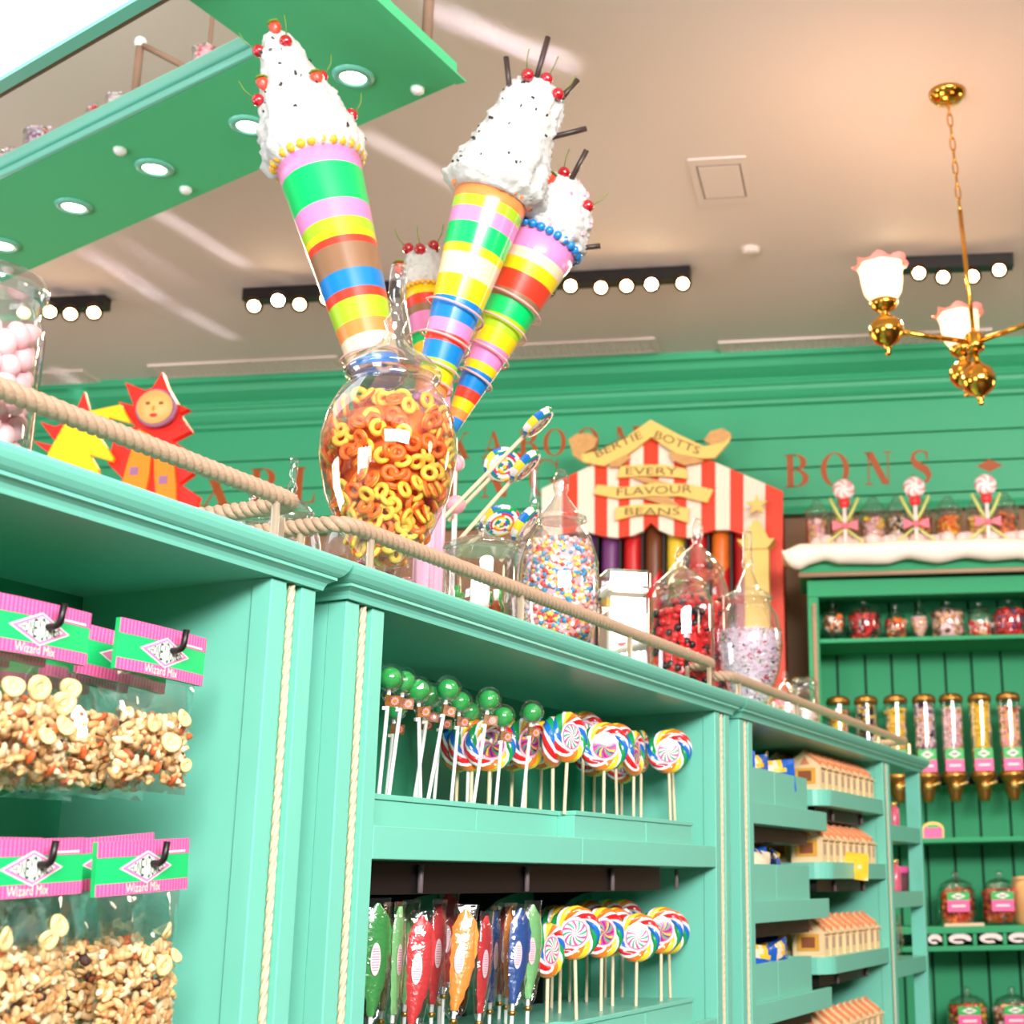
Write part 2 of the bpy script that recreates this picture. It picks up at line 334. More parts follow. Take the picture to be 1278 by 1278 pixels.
# ---- ceiling vents, hatch, detector
VENT = mat('vent_white', (226, 208, 198), .6); VHOLE = mat('vent_dark', (120, 95, 88), .8)
def ceiling_rect(px0, px1, pyn, pyf):       # world corners on the ceiling, along the wall direction
    a = onZ((px0 + px1) / 2, (pyn + pyf) / 2, ZC)
    x0 = onZ(px0, pyn, ZC)[0]; x1 = onZ(px1, pyf, ZC)[0]
    return a, x0, x1
for px0, px1, yn, lab in ((-40, 118, 462, 'grille vent in the ceiling at the far left, above the sun figures'), (190, 432, 447, 'long grille vent in the ceiling left of the jar of ring sweets'),
                          (560, 822, 425, 'grille vent in the ceiling behind the cones'), (898, 1235, 416, 'grille vent in the ceiling behind the brass chandelier')):
    c0 = onZ((px0 + px1) / 2, yn + 10, ZC); x0 = onZ(px0, yn + 12, ZC)[0]; x1 = onZ(px1, yn + 8, ZC)[0]
    w = x1 - x0; t = thing('ceiling_vent', lab, 'vent', (c0[0], c0[1], ZC), -WA, 'ceiling vents')
    hd = .085
    m = MB(); m.box((-w / 2, -hd, -.012), (w / 2, -hd + .018, 0)).box((-w / 2, hd - .018, -.012), (w / 2, hd, 0)).box((-w / 2, -hd + .018, -.012), (-w / 2 + .025, hd - .018, 0)).box((w / 2 - .025, -hd + .018, -.012), (w / 2, hd - .018, 0))
    m.build('frame', VENT, t)
    MB().box((-w / 2 + .02, -hd + .015, -.004), (w / 2 - .02, hd - .015, -.001)).build('duct_opening', VHOLE, t)
    g = MB(); n = int(w / .032)
    for i in range(n): x_ = -w / 2 + .025 + (w - .05) * (i + .5) / n; g.box((x_ - .006, -hd + .018, -.01), (x_ + .006, hd - .018, -.004))
    for j in range(1, 5): y_ = -hd + .018 + (2 * hd - .036) * j / 5; g.box((-w / 2 + .02, y_ - .005, -.0105), (w / 2 - .02, y_ + .005, -.0045))
    g.build('grille', VENT, t)
c0 = onZ(901, 225, ZC); k = .0022
t = thing('ceiling_hatch', 'square flush access hatch in the ceiling', 'hatch', (c0[0], c0[1], ZC), -WA)
MB().box((-.105, -.17, -.006), (.105, .17, 0)).build('frame', CEIL, t)
MB().box((-.075, -.12, -.009), (.075, .12, -.0062)).build('panel', CEIL, t, bevel=.002)
g = MB(); g.box((-.08, -.125, -.0075), (.08, -.12, -.006)).box((-.08, .12, -.0075), (.08, .125, -.006)).box((-.08, -.12, -.0075), (-.075, .12, -.006)).box((.075, -.12, -.0075), (.08, .12, -.006))
g.build('gap', VHOLE, t)
c0 = onZ(937, 311, ZC)
t = thing('smoke_detector', 'small round smoke detector on the ceiling', 'detector', (c0[0], c0[1], ZC))
MB().lathe([(0, -.02), (.03, -.02), (.038, -.012), (.04, 0)], 20).build('housing', CEIL, t); MB().lathe([(.044, -.004), (.044, 0)], 20).build('base', VENT, t)

# ================================================================== hanging display frame under the ceiling
ZF, TF = 3.5, .055
def zf(px, py, z=ZF): return onZ(px, py, z)[:2]
P0 = zf(569.4, 104); P1 = zf(15.6, 346.3); P1 = P0 + (P1 - P0) * 1.5; P2 = zf(455.7, 0); P2 = P0 + (P2 - P0) * 4
I0 = zf(328, 67); I1 = zf(0, 226); I1 = I0 + (I1 - I0) * 1.7; I2 = zf(236, 0); I2 = I0 + (I2 - I0) * 6
fr = thing('hanging_display_shelf', 'green hanging shelf frame with round downlights under the ceiling', 'shelf', (P0[0], P0[1], ZF))
def rel(p): return (p[0] - P0[0], p[1] - P0[1])
MB().prism([rel(p) for p in (P1, I1, I0, I2, P2, P0)], 0, TF, ax='xy').build('soffit', SOFFIT, fr)
def strip(a, b, w, z0, z1):                 # bar along a..b, widening to the right hand side
    a, b = np.array(rel(a)), np.array(rel(b)); d = (b - a) / np.linalg.norm(b - a); n = np.array([d[1], -d[0]]) * w
    V = [(*a, z0), (*b, z0), (*(b + n), z0), (*(a + n), z0), (*a, z1), (*b, z1), (*(b + n), z1), (*(a + n), z1)]
    return MB().add(V, [(0, 3, 2, 1), (4, 5, 6, 7), (0, 1, 5, 4), (1, 2, 6, 5), (2, 3, 7, 6), (3, 0, 4, 7)])
MINTL = MINT
strip(I0, I1, -.014, .0, TF * .4).build('fascia_moulding', MINTL, fr, bevel=.004)
strip(I0, I1, -.022, TF * .4, TF + .004).build('fascia_moulding', MINTL, fr, bevel=.006)
strip(I0, I1, -.008, TF + .004, TF + .016).build('fascia_cord', ROPE, fr)
strip(P0, P2, -.028, -.004, 0).build('edge_bead', SOFFIT, fr)
LAMPW = mat('downlight_glow', (255, 250, 230), .5, emit=(255, 240, 205), es=9)
for px, py in ((441, 95), (311, 156), (193, 209), (92, 257), (3, 305), (-85, 346)):
    p = rel(zf(px, py)); lt = MB().lathe([(.030, -.001), (.032, -.008), (.047, -.006), (.05, 0)], 24, (p[0], p[1], 0), caps=False).build('downlight', MINT, fr)
    MB().lathe([(.0, -.003), (.031, -.003)], 20, (p[0], p[1], 0), caps=False).build('lens', LAMPW, lt)
for px, py in ((521, 110), (150, 186), (232, 235), (10, 335)):
    p = rel(zf(px, py)); MB().sphere((p[0], p[1], -.004), .017, 12, 8, sc=(1, 1, .8)).build('bolt_cap', WHITE, fr)
q0 = np.array(rel(P0)); e = (np.array(rel(P2)) - q0); e /= np.linalg.norm(e)
a_ = zf(549, 78, ZF + .07); b_ = zf(470, 0, ZF + .07); b_ = a_ + (b_ - a_) * 2.5
rail_m = MB().tube([(*rel(a_), .07), (*rel(b_), .07)], .014, 10); rail_m.build('rope_rail', mat('dark_rope', (150, 118, 96), .8), fr)
pp = zf(533, 46, ZF + .07)
MB().cyl((*rel(pp), .05), (*rel(pp), .5), .013).build('hanger_rod', MATS['dark_rope'], fr)
pp = zf(168, 122, ZF + .06)
hz = height((pp[0], pp[1], 0), 55) - ZF
MB().tube([(*rel(pp), .05), (*rel(pp), hz)], .010, 8).build('rope_hanger', MATS['dark_rope'], fr)
qq = zf(232, 84, ZF + .12); MB().tube([(*rel(pp), hz), (*rel(qq), .12)], .008, 8).build('rope_rail', MATS['dark_rope'], fr)
MB().lathe([(.012, 0), (.015, .008), (.015, .02), (.009, .028)], 12, (*rel(pp), hz - .01)).build('end_cap', WHITE, fr)
# white lit panel nearer the camera
a_ = zf(0, 112, 3.45); b_ = zf(192, 0, 3.45); d = (b_ - a_) / np.linalg.norm(b_ - a_); a2 = a_ - d * .6; b2 = b_ + d * .1; n_ = np.array([d[1], -d[0]]); n_ = n_ if n_[1] < 0 else -n_
lp = thing('light_panel', 'bright white lit panel with a mint edge, top left corner', 'panel', (a_[0], a_[1], 3.45))
def rl(p): return (p[0] - a_[0], p[1] - a_[1])
MB().prism([rl(a2), rl(b2), rl(b2 + n_ * .9), rl(a2 + n_ * .9)][::-1], .0, .05, ax='xy').build('diffuser', mat('panel_glow', (250, 250, 250), .5, emit=(248, 250, 255), es=1.1), lp)
MB().prism([rl(a2), rl(b2), rl(b2 + n_ * .03), rl(a2 + n_ * .03)][::-1], -.012, -.001, ax='xy').build('edge_trim', MINT, lp)
MB().prism([rl(a2 - n_ * .02), rl(b2 - n_ * .02), rl(b2), rl(a2)][::-1], .0, .02, ax='xy').build('edge_cord', MATS['dark_rope'], lp)

for q_ in (.25, 1.2): p_ = rl(a2 + d * q_ + n_ * .5); MB().cyl((*p_, .05), (*p_, ZC - 3.45), .008, n=8).build('hanger_rod', MATS['dark_rope'], lp)
for q_ in (.3, .8):
    for pa_, pb_ in ((np.array(rel(P0)), np.array(rel(P1))),): p_ = pa_ * (1 - q_) + pb_ * q_ + np.array([-.05, -.08]); MB().cyl((*p_, TF), (*p_, ZC - ZF), .006, n=8).build('hanger_rod', MATS['dark_rope'], fr)

# ================================================================== track lights
BULB = mat('bulb_glow', (255, 230, 180), .5, emit=(255, 205, 140), es=22); BULBX = mat('bulb_glow_bright', (255, 240, 210), .5, emit=(255, 232, 190), es=60)
HEADM = mat('lamp_housing', (70, 42, 26), .35, metal=.5)
def track(label, pa, pb, heads):
    a = onZ(*pa, ZC - .03); b = onZ(*pb, ZC - .03)
    t = thing('track_light', label, 'track light', (a[0], a[1], ZC), 0, 'ceiling track lights')
    def r_(w): return (w[0] - a[0], w[1] - a[1], w[2] - ZC)
    d = (b - a) / np.linalg.norm(b - a); n = np.array([-d[1], d[0], 0]) * .03; A0, B0 = np.array(r_(a)), np.array(r_(b)); A0[2] = B0[2] = -.055
    u = np.array([0, 0, .055])
    V = [A0 - n, B0 - n, B0 + n, A0 + n, A0 - n + u, B0 - n + u, B0 + n + u, A0 + n + u]
    MB().add(V, [(0, 3, 2, 1), (4, 5, 6, 7), (0, 1, 5, 4), (1, 2, 6, 5), (2, 3, 7, 6), (3, 0, 4, 7)]).build('track_bar', BLACK, t)
    for px, py, br in heads:
        w = onZ(px, py, ZC - .10); c = np.array(r_(w)); dv = Vector((CAM - w).tolist()); dv.z = 0; dv = (dv.normalized() + Vector((0, 0, -.75))).normalized()
        h = MB(); cv = Vector(c.tolist()); h.tube([cv - dv * .055, cv - dv * .03, cv, cv + dv * .012], [.016, .032, .036, .036], 12); ho = h.build('lamp_head', HEADM, t)
        MB().tube([cv + dv * .0125, cv + dv * .016], [.025, .021], 14).build('bulb', BULBX if br > 1 else BULB, ho)
        if br:
            l = bpy.data.lights.new('spot', 'SPOT'); l.energy = 22 * br; l.color = (1, .72, .45); l.spot_size = math.radians(130); l.spot_blend = .8; l.shadow_soft_size = .04
            lo = bpy.data.objects.new('track_spot', l); COL.objects.link(lo); lo.location = Vector((w + np.array(dv) * .05).tolist())
            lo.rotation_euler = (dv + Vector((0, 0, -.9))).to_track_quat('-Z', 'Y').to_euler()
track('track light at the far left above the sun figures', (-30, 386), (134, 379), [(30, 390, 0), (62, 388, 1), (88, 391, 1), (117, 389, 1)])
track('long track light running behind the cones', (306, 371), (862, 343), [(317, 381, 0), (347, 374, 2), (374, 379, 0), (408, 372, 1), (683, 361, 1), (712, 356, 1), (750, 358, 1), (782, 356, 0), (813, 354, 2), (852, 353, 1)])
track('track light behind the brass chandelier', (1085, 334), (1264, 327), [(1115, 342, 2), (1147, 340, 0), (1177, 345, 1), (1214, 344, 1), (1247, 336, 0)])

# ================================================================== brass chandelier
c0 = onZ(1182, 116, ZC); CH = np.array([c0[0], c0[1]])
t = thing('chandelier', 'polished brass chandelier with pink-edged frosted glass shades', 'chandelier', (c0[0], c0[1], ZC), rot=(0, math.radians(-2.6), 0))
def hz_(py): return height((c0[0], c0[1], 0), py) - ZC
MB().lathe([(0, -.035), (.02, -.035), (.045, -.028), (.06, -.012), (.062, 0)][::1], 24).build('ceiling_canopy', BRASS, t)
zh = hz_(428); zc_ = hz_(262)
ch = MB()
k_ = 9; l_ = (-.03 - zc_) / k_
for i in range(k_):
    zc2 = -.035 - l_ * (i + .5); pts = []
    for j in range(12):
        q = 2 * math.pi * j / 12; a_ = math.cos(q) * .008; b_ = math.sin(q) * l_ * .6
        pts.append((a_, 0, zc2 + b_) if i % 2 else (0, a_, zc2 + b_))
    ch.tube(pts, .0028, 6, closed=True)
ch.build('chain', BRASS, t)
MB().tube([(0, 0, zc_), (0, 0, zh)], .0075, 12).build('stem', BRASS, t)
MB().lathe([(.008, -.03), (.028, -.028), (.03, -.01), (.03, .02), (.024, .03), (.01, .035)], 20, (0, 0, zh)).build('hub', BRASS, t)
s_ = pxm((c0[0], c0[1], ZC + zh))
zb_ = hz_(474)
MB().lathe([(.006, zb_ - .085), (.011, zb_ - .08), (.007, zb_ - .073), (.012, zb_ - .064), (.012, zb_ - .058), (.02, zb_ - .052), (.046, zb_ - .035), (.056, zb_ - .005), (.054, zb_ + .005), (.046, zb_ + .03), (.02, zb_ + .048), (.01, zb_ + .06), (.01, zh)], 24).build('finial_ball', BRASS, t)
SHADE = mat('frosted_shade', (255, 236, 218), .5, emit=(255, 196, 140), es=1.15); SHADEP = mat('pink_shade_rim', (250, 150, 140), .4, emit=(250, 120, 100), es=.35)
LG = mat('bulb_in_shade', (255, 240, 215), .5, emit=(255, 225, 180), es=14)
ARM = .31
for ai, ang in enumerate((203, 88, 323)):
    q = math.radians(ang); x_, y_ = ARM * math.cos(q), ARM * math.sin(q); zr = zh + .01
    arm = MB().tube([(.03 * math.cos(q), .03 * math.sin(q), zh), (x_ * .5, y_ * .5, zh + .004), (x_ * .86, y_ * .86, zr)], .0085, 10).build('arm', BRASS, t)
    MB().lathe([(.004, zr - .082), (.010, zr - .078), (.006, zr - .068), (.012, zr - .06), (.011, zr - .05), (.03, zr - .044), (.05, zr - .02), (.054, zr), (.05, zr + .02), (.028, zr + .04), (.014, zr + .048), (.014, zr + .058), (.03, zr + .066), (.042, zr + .08), (.044, zr + .094), (.034, zr + .1)], 24, (x_, y_, 0)).build('lamp_ball', BRASS, t)
    V = []; F = []; NR = 36; prof = [(.036, .092), (.058, .125), (.064, .16), (.066, .19), (.07, .21), (.082, .222)]
    for i, (r, z) in enumerate(prof):
        for k2 in range(NR):
            a2_ = 2 * math.pi * k2 / NR; w_ = 1 + (.0 if i < 4 else (.06 if i == 4 else .13)) * math.sin(a2_ * 7); V.append((x_ + r * w_ * math.cos(a2_), y_ + r * w_ * math.sin(a2_), zr + z + (.008 * math.cos(a2_ * 7) if i == 5 else 0)))
    sh = MB()
    for i in range(5):
        for k2 in range(NR): F.append((i * NR + k2, i * NR + (k2 + 1) % NR, (i + 1) * NR + (k2 + 1) % NR, (i + 1) * NR + k2))
    sh.add(V, F, 0, True); sh.m = [1 if (i // NR) >= 4 else 0 for i in range(len(F))]
    so = sh.build('lamp_shade', [SHADE, SHADEP], t)
    MB().sphere((x_, y_, zr + .135), .028, 12, 8).build('bulb', LG, so)
    if ai < 2:
        l = bpy.data.lights.new('chandelier_bulb', 'POINT'); l.energy = 3; l.color = (1, .75, .5); l.shadow_soft_size = .05
        lo = bpy.data.objects.new('chandelier_bulb', l); COL.objects.link(lo); lo.location = (c0[0] + x_, c0[1] + y_, ZC + zr + .27)
# ================================================================== the mint cabinet run
Z0, Z1 = 1.992, 2.036; TOT = .66; INN = .30
def rope_mesh(pts, R, pitch, n=6, step=8, strands=3):
    P = [np.array(p, float) for p in pts]; seg = [np.linalg.norm(P[i + 1] - P[i]) for i in range(len(P) - 1)]; Ltot = sum(seg)
    N = max(4, int(Ltot / pitch * step)); C = []; cum = np.concatenate([[0], np.cumsum(seg)])
    for i in range(N + 1):
        d = Ltot * i / N; k = min(np.searchsorted(cum, d, 'right') - 1, len(seg) - 1); f = (d - cum[k]) / seg[k]; C.append(P[k] * (1 - f) + P[k + 1] * f)
    mb = MB(); up = None; fr_ = []
    for i in range(N + 1):
        t = C[min(i + 1, N)] - C[max(i - 1, 0)]; t = t / np.linalg.norm(t)
        if up is None: up = np.array([0, 0, 1.]) if abs(t[2]) < .9 else np.array([1., 0, 0])
        u = up - t * (t @ up); u /= np.linalg.norm(u); up = u; fr_.append((u, np.cross(t, u)))
    for s in range(strands):
        pts_ = []
        for i in range(N + 1):
            q = 2 * math.pi * (s / strands + i * Ltot / N / pitch); u, w = fr_[i]; pts_.append(C[i] + (u * math.cos(q) + w * math.sin(q)) * R * .46)
        mb.tube(pts_, R * .56, n)
    return mb
def arc_path(pts, rad, n=6):                # round the corners of a polyline in xy
    out = [np.array(pts[0], float)]
    for i in range(1, len(pts) - 1):
        p = np.array(pts[i], float); a = np.array(pts[i - 1], float) - p; b = np.array(pts[i + 1], float) - p
        a = a / np.linalg.norm(a) * rad; b = b / np.linalg.norm(b) * rad
        for k in range(n + 1):
            f = k / n; out.append((p + a) * (1 - f) ** 2 + 2 * p * f * (1 - f) + (p + b) * f * f)
    out.append(np.array(pts[-1], float)); return out
CPROF = [(0, 1.992), (.006, 1.992), (.0075, 1.997), (.010, 2.0015), (.014, 2.0045), (.0175, 2.006), (.0185, 2.0063), (.0185, 2.0105), (.0205, 2.011), (.024, 2.014), (.0285, 2.02), (.031, 2.026), (.032, 2.031), (.031, 2.0345), (.0275, 2.036), (0, 2.036)]
def cornice(root, w):
    mb = MB(); n = len(CPROF); V = []
    for (o, z) in CPROF:
        V += [(-o, TOT, z), (-o, -o, z), (w + o, -o, z), (w + o, TOT, z)]
    F = []
    for i in range(n - 1):
        for k in range(3): F.append((i * 4 + k, i * 4 + k + 1, (i + 1) * 4 + k + 1, (i + 1) * 4 + k))
    mb.add(V, F); return mb.build('cornice', MINT, root)
ROPEG = {}
def stile(root, x0, x1, side=1, rope=True):
    w = x1 - x0; m = MB(); zt = Z0
    a, b = x0 + w * .33, x1 - w * .33
    m.box((x0, 0, .08), (a, .03, zt)).box((b, 0, .08), (x1, .03, zt)).box((a, .009, .08), (b, .03, zt))
    s = m.build('stile', MINT, root, bevel=.0015)
    if rope: rope_mesh([((x0 + x1) / 2, .0045, .1), ((x0 + x1) / 2, .0045, Z0 - .001)], .0052, .046, 6, 7).build('rope_trim', ROPE, s)
    return s
def unit(s0, s1, label, stiles, back_to=None, left_side=True):
    w = s1 - s0; t = thing('display_cabinet', label, 'cabinet', L(s0, 0, 0), THL, 'mint display cabinets')
    MB().box((0, .0, Z0), (w, TOT, Z1 - .001)).build('top_board', MINT, t)
    cornice(t, w)
    for x0, x1 in stiles: stile(t, x0, x1)
    MB().box((.0, .03, .08), (stiles[0][1] - .002, INN, Z0)).build('side_panel', MINT, t)
    x0, x1 = stiles[-1] if len(stiles) < 3 else stiles[1]
    MB().box((x0 + .002, .03, .08), (x1, INN, Z0)).build('side_panel', MINT, t)
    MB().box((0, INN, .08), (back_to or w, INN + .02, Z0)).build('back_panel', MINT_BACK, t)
    if not back_to: MB().box((0, INN + .02, .08), (.02, TOT, Z0)).box((w - .02, INN + .02, .08), (w, TOT, Z0)).build('rear_side_panel', MINT, t)
    MB().box((0, .02, 0), (w, TOT - .02, .08)).build('plinth', MINT, t)
    return t
S1, E1 = .07, 1.528; S2, E2 = 1.595, 3.058; S3, E3 = 3.1235, 4.958
u1 = unit(S1, E1, 'nearest mint display cabinet, bags hang on its pegs', [(0, .089), (1.439 - S1, E1 - S1)])
u2 = unit(S2, E2, 'middle mint display cabinet with lollipop trays', [(0, .089), (2.968 - S2, E2 - S2)])
u3 = unit(S3, E3, 'furthest mint display cabinet with bins of packets and house-shaped cartons', [(0, .09), (4.439 - S3, 4.527 - S3)], back_to=4.45 - S3)
MB().box((E3 - S3 - .022, .0, .08), (E3 - S3, .05, Z0)).build('end_panel', MINT, u3, bevel=.0015)
# ---- unit 2 shelves
def lx(s): return s - S2
def shelf(root, x0, x1, y0, y1, z0, z1, lip=.045, name='shelf', curved=0):
    m = MB(); m.box((x0, y0 + .016, z0), (x1, y1, z0 + .018)).build('shelf_board', MINT, root)
    MB().box((x0, y0, z0), (x1, y0 + .016, z0 + lip)).build('shelf_lip', MINT, root, bevel=.0015)
def tray(root, x0, x1, y0, y1, z0, z1):
    MB().box((x0 + .001, y0, z0), (x1 - .001, y1, z1 - .008)).build('tray', MINT, root, bevel=.001)
    MB().box((x0, y0 - .003, z1 - .008), (x1, y1, z1)).build('tray_lid', MINT, root, bevel=.001)
for zb_ in (1.652, 1.297):
    shelf(u2, lx(1.684), lx(2.317), 0, .29, zb_, 0); shelf(u2, lx(2.3172), lx(2.966), 0, .29, zb_, 0)
    zt = zb_ + .093
    tray(u2, lx(1.686), lx(2.036), .05, .285, zb_ + .019, zt); tray(u2, lx(2.0362), lx(2.316), .05, .285, zb_ + .019, zt)
    tray(u2, lx(2.3165), lx(2.63), .0005 + .017, .285, zb_ + .019, zt); tray(u2, lx(2.6302), lx(2.87), .0175, .285, zb_ + .019, zt)
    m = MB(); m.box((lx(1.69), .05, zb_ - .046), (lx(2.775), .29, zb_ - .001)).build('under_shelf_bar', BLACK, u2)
    for px in (522, 655, 762, 842):
        s = run_s(px, .05, zb_ - .02); MB().cyl((lx(s), .046, zb_ - .045), (lx(s), .046, zb_ - .004), .0045, n=8).build('bar_screw', GREYM, u2)
    for s in (1.80, 2.10, 2.40, 2.70):
        pl = [(.298, zb_ - .046), (.16, zb_ - .046)] + [(.16 + .11 * math.sin(q), zb_ - .046 - .11 + .11 * math.cos(q)) for q in [math.radians(d_) for d_ in range(15, 91, 15)]] + [(.275, zb_ - .3), (.298, zb_ - .3)]
        MB().prism(pl, lx(s) - .004, lx(s) + .004, ax='yz').build('bracket', BLACK, u2)
# ---- unit 3 shelves: bins on the left, shelves with rounded corners on the right
def l3(s): return s - S3
ZL = [1.755, 1.528, 1.30, 1.07]
for k, zb_ in enumerate(ZL):
    MB().box((l3(3.209), .016, zb_), (l3(3.80), .285, zb_ + .016)).build('shelf_board', MINT, u3)
    MB().box((l3(3.209), 0, zb_), (l3(3.808), .016, zb_ + .05)).build('shelf_lip', MINT, u3, bevel=.0015)
    for a, b in ((3.21, 3.42), (3.4202, 3.69)):
        m = MB(); y0, y1, z0, z1 = .017, .2, zb_ + .0165, zb_ + .135
        m.box((l3(a), y0, z0), (l3(b) - .001, y0 + .01, z1)).box((l3(a), y1 - .01, z0), (l3(b) - .001, y1, z1)).box((l3(a), y0 + .01, z0), (l3(a) + .008, y1 - .01, z1)).box((l3(b) - .009, y0 + .01, z0), (l3(b) - .001, y1 - .01, z1)).box((l3(a) + .008, y0 + .01, z0), (l3(b) - .009, y1 - .01, z0 + .008))
        m.build('bin', MINT, u3, bevel=.001)
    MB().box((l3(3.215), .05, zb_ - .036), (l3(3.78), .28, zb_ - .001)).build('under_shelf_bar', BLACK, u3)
    MB().cyl((l3(3.33), .046, zb_ - .035), (l3(3.33), .046, zb_ - .004), .005, n=8).build('bar_screw', GREYM, u3)
ZR = []
for px, py in ((1102.8, 1016.5), (1103.8, 1096.9), (1109.5, 1201.8)): ZR.append(float(onL(px, py, 0)[2]))
ZR.append(2 * ZR[2] - ZR[1])
for zb_ in ZR:
    pl = [(l3(4.44), .002), (l3(4.44), .285), (l3(3.82), .285), (l3(3.82), .06)] + [(l3(3.82) + .055 - .055 * math.cos(q), .058 - .055 * math.sin(q)) for q in [math.radians(d_) for d_ in range(0, 91, 15)]]
    inn = [(x_ - .002 if i == 0 else x_, y_) for i, (x_, y_) in enumerate(pl)]
    MB().prism(pl, zb_, zb_ + .045, ax='xy').build('shelf_board', MINT, u3, bevel=.001)
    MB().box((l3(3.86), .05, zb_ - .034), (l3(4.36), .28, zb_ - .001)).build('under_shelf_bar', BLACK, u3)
    for s in (4.02, 4.33): MB().cyl((l3(s), .046, zb_ - .034), (l3(s), .046, zb_ - .004), .005, n=8).build('bar_screw', GREYM, u3)
for zb_ in ZR: MB().box((l3(3.212), .205, zb_ + .03), (l3(3.815), .296, zb_ + .045)).build('rear_shelf_board', MINT, u3)
ZE = []
for px, py in ((1133, 1051), (1136, 1132), (1140, 1216)): ZE.append(float(onL(px, py, 0)[2]))
for zb_ in ZE:
    MB().box((l3(4.53), .002, zb_), (l3(4.932), .14, zb_ + .05)).build('end_shelf', MINT, u3, bevel=.001)

# ---- rope rails on top of the cabinets
def rail(label, path, zr, posts, s0):
    t = thing('rope_rail', label, 'rail', L(s0, 0, Z1), THL, 'rope rails on the cabinet tops')
    pts = arc_path([(s - s0, y, zr - Z1) for s, y in path], .035)
    rope_mesh(pts, .0125, .042, 8, 9).build('rope', ROPE2, t)
    for s, y in posts:
        p = MB(); p.lathe([(.011, 0), (.011, .003), (.0055, .005), (.0055, zr - Z1 - .003)], 12, (s - s0, y, 0)); p.build('rail_post', STEEL, t)
rail('thick rope rail along the top of the nearest cabinet', [(S1, .04), (1.532, .04), (1.532, .34)], 2.115, [(run_s(343, .04, 2.08), .04), (run_s(349, .1, 2.08), .1), (.9, .04)], S1)
rail('rope rail along the top of the middle cabinet', [(1.632, .34), (1.632, .04), (3.07, .04), (3.07, .3)], 2.113, [(run_s(462, .04, 2.08), .04), (1.632, .11), (run_s(650, .04, 2.08), .04), (run_s(786, .04, 2.08), .04), (run_s(885, .04, 2.08), .04), (3.05, .1)], S2)
rail('rope rail along the top of the furthest cabinet', [(3.16, .3), (3.16, .04), (4.94, .04), (4.94, .3)], 2.10, [(run_s(922, .04, 2.08), .04), (run_s(994, .04, 2.08), .04), (run_s(1097, .04, 2.08), .04), (run_s(1135, .04, 2.08), .04), (4.92, .2)], S3)

# ================================================================== bags on pegs in the nearest cabinet
CARD_G = mat('header_green', (32, 200, 112), .35); CARD_W = mat('print_white', (250, 244, 240), .5); CARD_P = mat('print_pale_pink', (236, 140, 188), .5)
INKG = mat('print_dark_green', (8, 96, 54), .5); CREAM = mat('print_cream', (255, 236, 200), .5)
def striped(name, c1, c2, scale):
    m = mat(name, c1, .4); nt = m.node_tree; b = nt.nodes['Principled BSDF']
    tc = nt.nodes.new('ShaderNodeTexCoord'); sp = nt.nodes.new('ShaderNodeSeparateXYZ'); mu = nt.nodes.new('ShaderNodeMath'); mu.operation = 'MULTIPLY'; mu.inputs[1].default_value = scale
    frn = nt.nodes.new('ShaderNodeMath'); frn.operation = 'FRACT'; gt = nt.nodes.new('ShaderNodeMath'); gt.operation = 'GREATER_THAN'; gt.inputs[1].default_value = .5
    mx = nt.nodes.new('ShaderNodeMix'); mx.data_type = 'RGBA'; mx.inputs['A'].default_value = srgb(*c1); mx.inputs['B'].default_value = srgb(*c2)
    nt.links.new(tc.outputs['Object'], sp.inputs[0]); nt.links.new(sp.outputs[0], mu.inputs[0]); nt.links.new(mu.outputs[0], frn.inputs[0]); nt.links.new(frn.outputs[0], gt.inputs[0])
    nt.links.new(gt.outputs[0], mx.inputs['Factor']); nt.links.new(mx.outputs['Result'], b.inputs['Base Color']); return m
STRIPE = striped('header_pink_stripes', (251, 124, 178), (236, 82, 148), 205)
HW, HH = .136, .056
def bend(x): return -.004 * math.cos(x / HW * 3.1)
def card_mesh():
    mb = MB(); N = 12; V = []
    for i in range(N + 1):
        x = -HW / 2 + HW * i / N; y = bend(x)
        V += [(x, y, -HH), (x, y, 0), (x, y + .006, 0), (x, y + .006, -HH)]
    F = []
    for i in range(N):
        a = i * 4; F += [(a, a + 4, a + 5, a + 1), (a + 1, a + 5, a + 6, a + 2), (a + 2, a + 6, a + 7, a + 3), (a + 3, a + 7, a + 4, a)]
    F += [(0, 1, 2, 3), (N * 4 + 3, N * 4 + 2, N * 4 + 1, N * 4)]
    return mb.add(V, F).mesh('header_card', CARD_G)
def onbend(mb, off):
    mb.v = [(x, bend(x) - off + y, z) for x, y, z in mb.v]; return mb
def strip_m(z0, z1, off, mats, x0=-HW / 2, x1=HW / 2):
    mb = MB(); N = 12; V = []; F = []
    for i in range(N + 1): x = x0 + (x1 - x0) * i / N; V += [(x, 0, z0), (x, 0, z1)]
    for i in range(N): F.append((2 * i, 2 * i + 2, 2 * i + 3, 2 * i + 1))
    return onbend(mb.add(V, F), off).mesh('pink_band', mats)
CARD = card_mesh(); BAND_T = strip_m(-.0165, 0, .0004, STRIPE); BAND_B = strip_m(-HH, -HH + .0125, .0004, STRIPE)
def diamond(w, h, off, m):
    cz = -.0285; mb = MB(); pts = [(-w / 2, cz), (0, cz - h / 2), (w / 2, cz), (0, cz + h / 2)]
    mb.add([(-w / 2, 0, cz), (0, 0, cz - h / 2), (0, 0, cz + h / 2), (w / 2, 0, cz)], [(0, 1, 2), (1, 3, 2)]); return onbend(mb, off).mesh('logo_diamond', m)
DI = [diamond(.078, .0345, .0007, CARD_W), diamond(.071, .0315, .001, CARD_P), diamond(.057, .0262, .0013, CARD_W)]
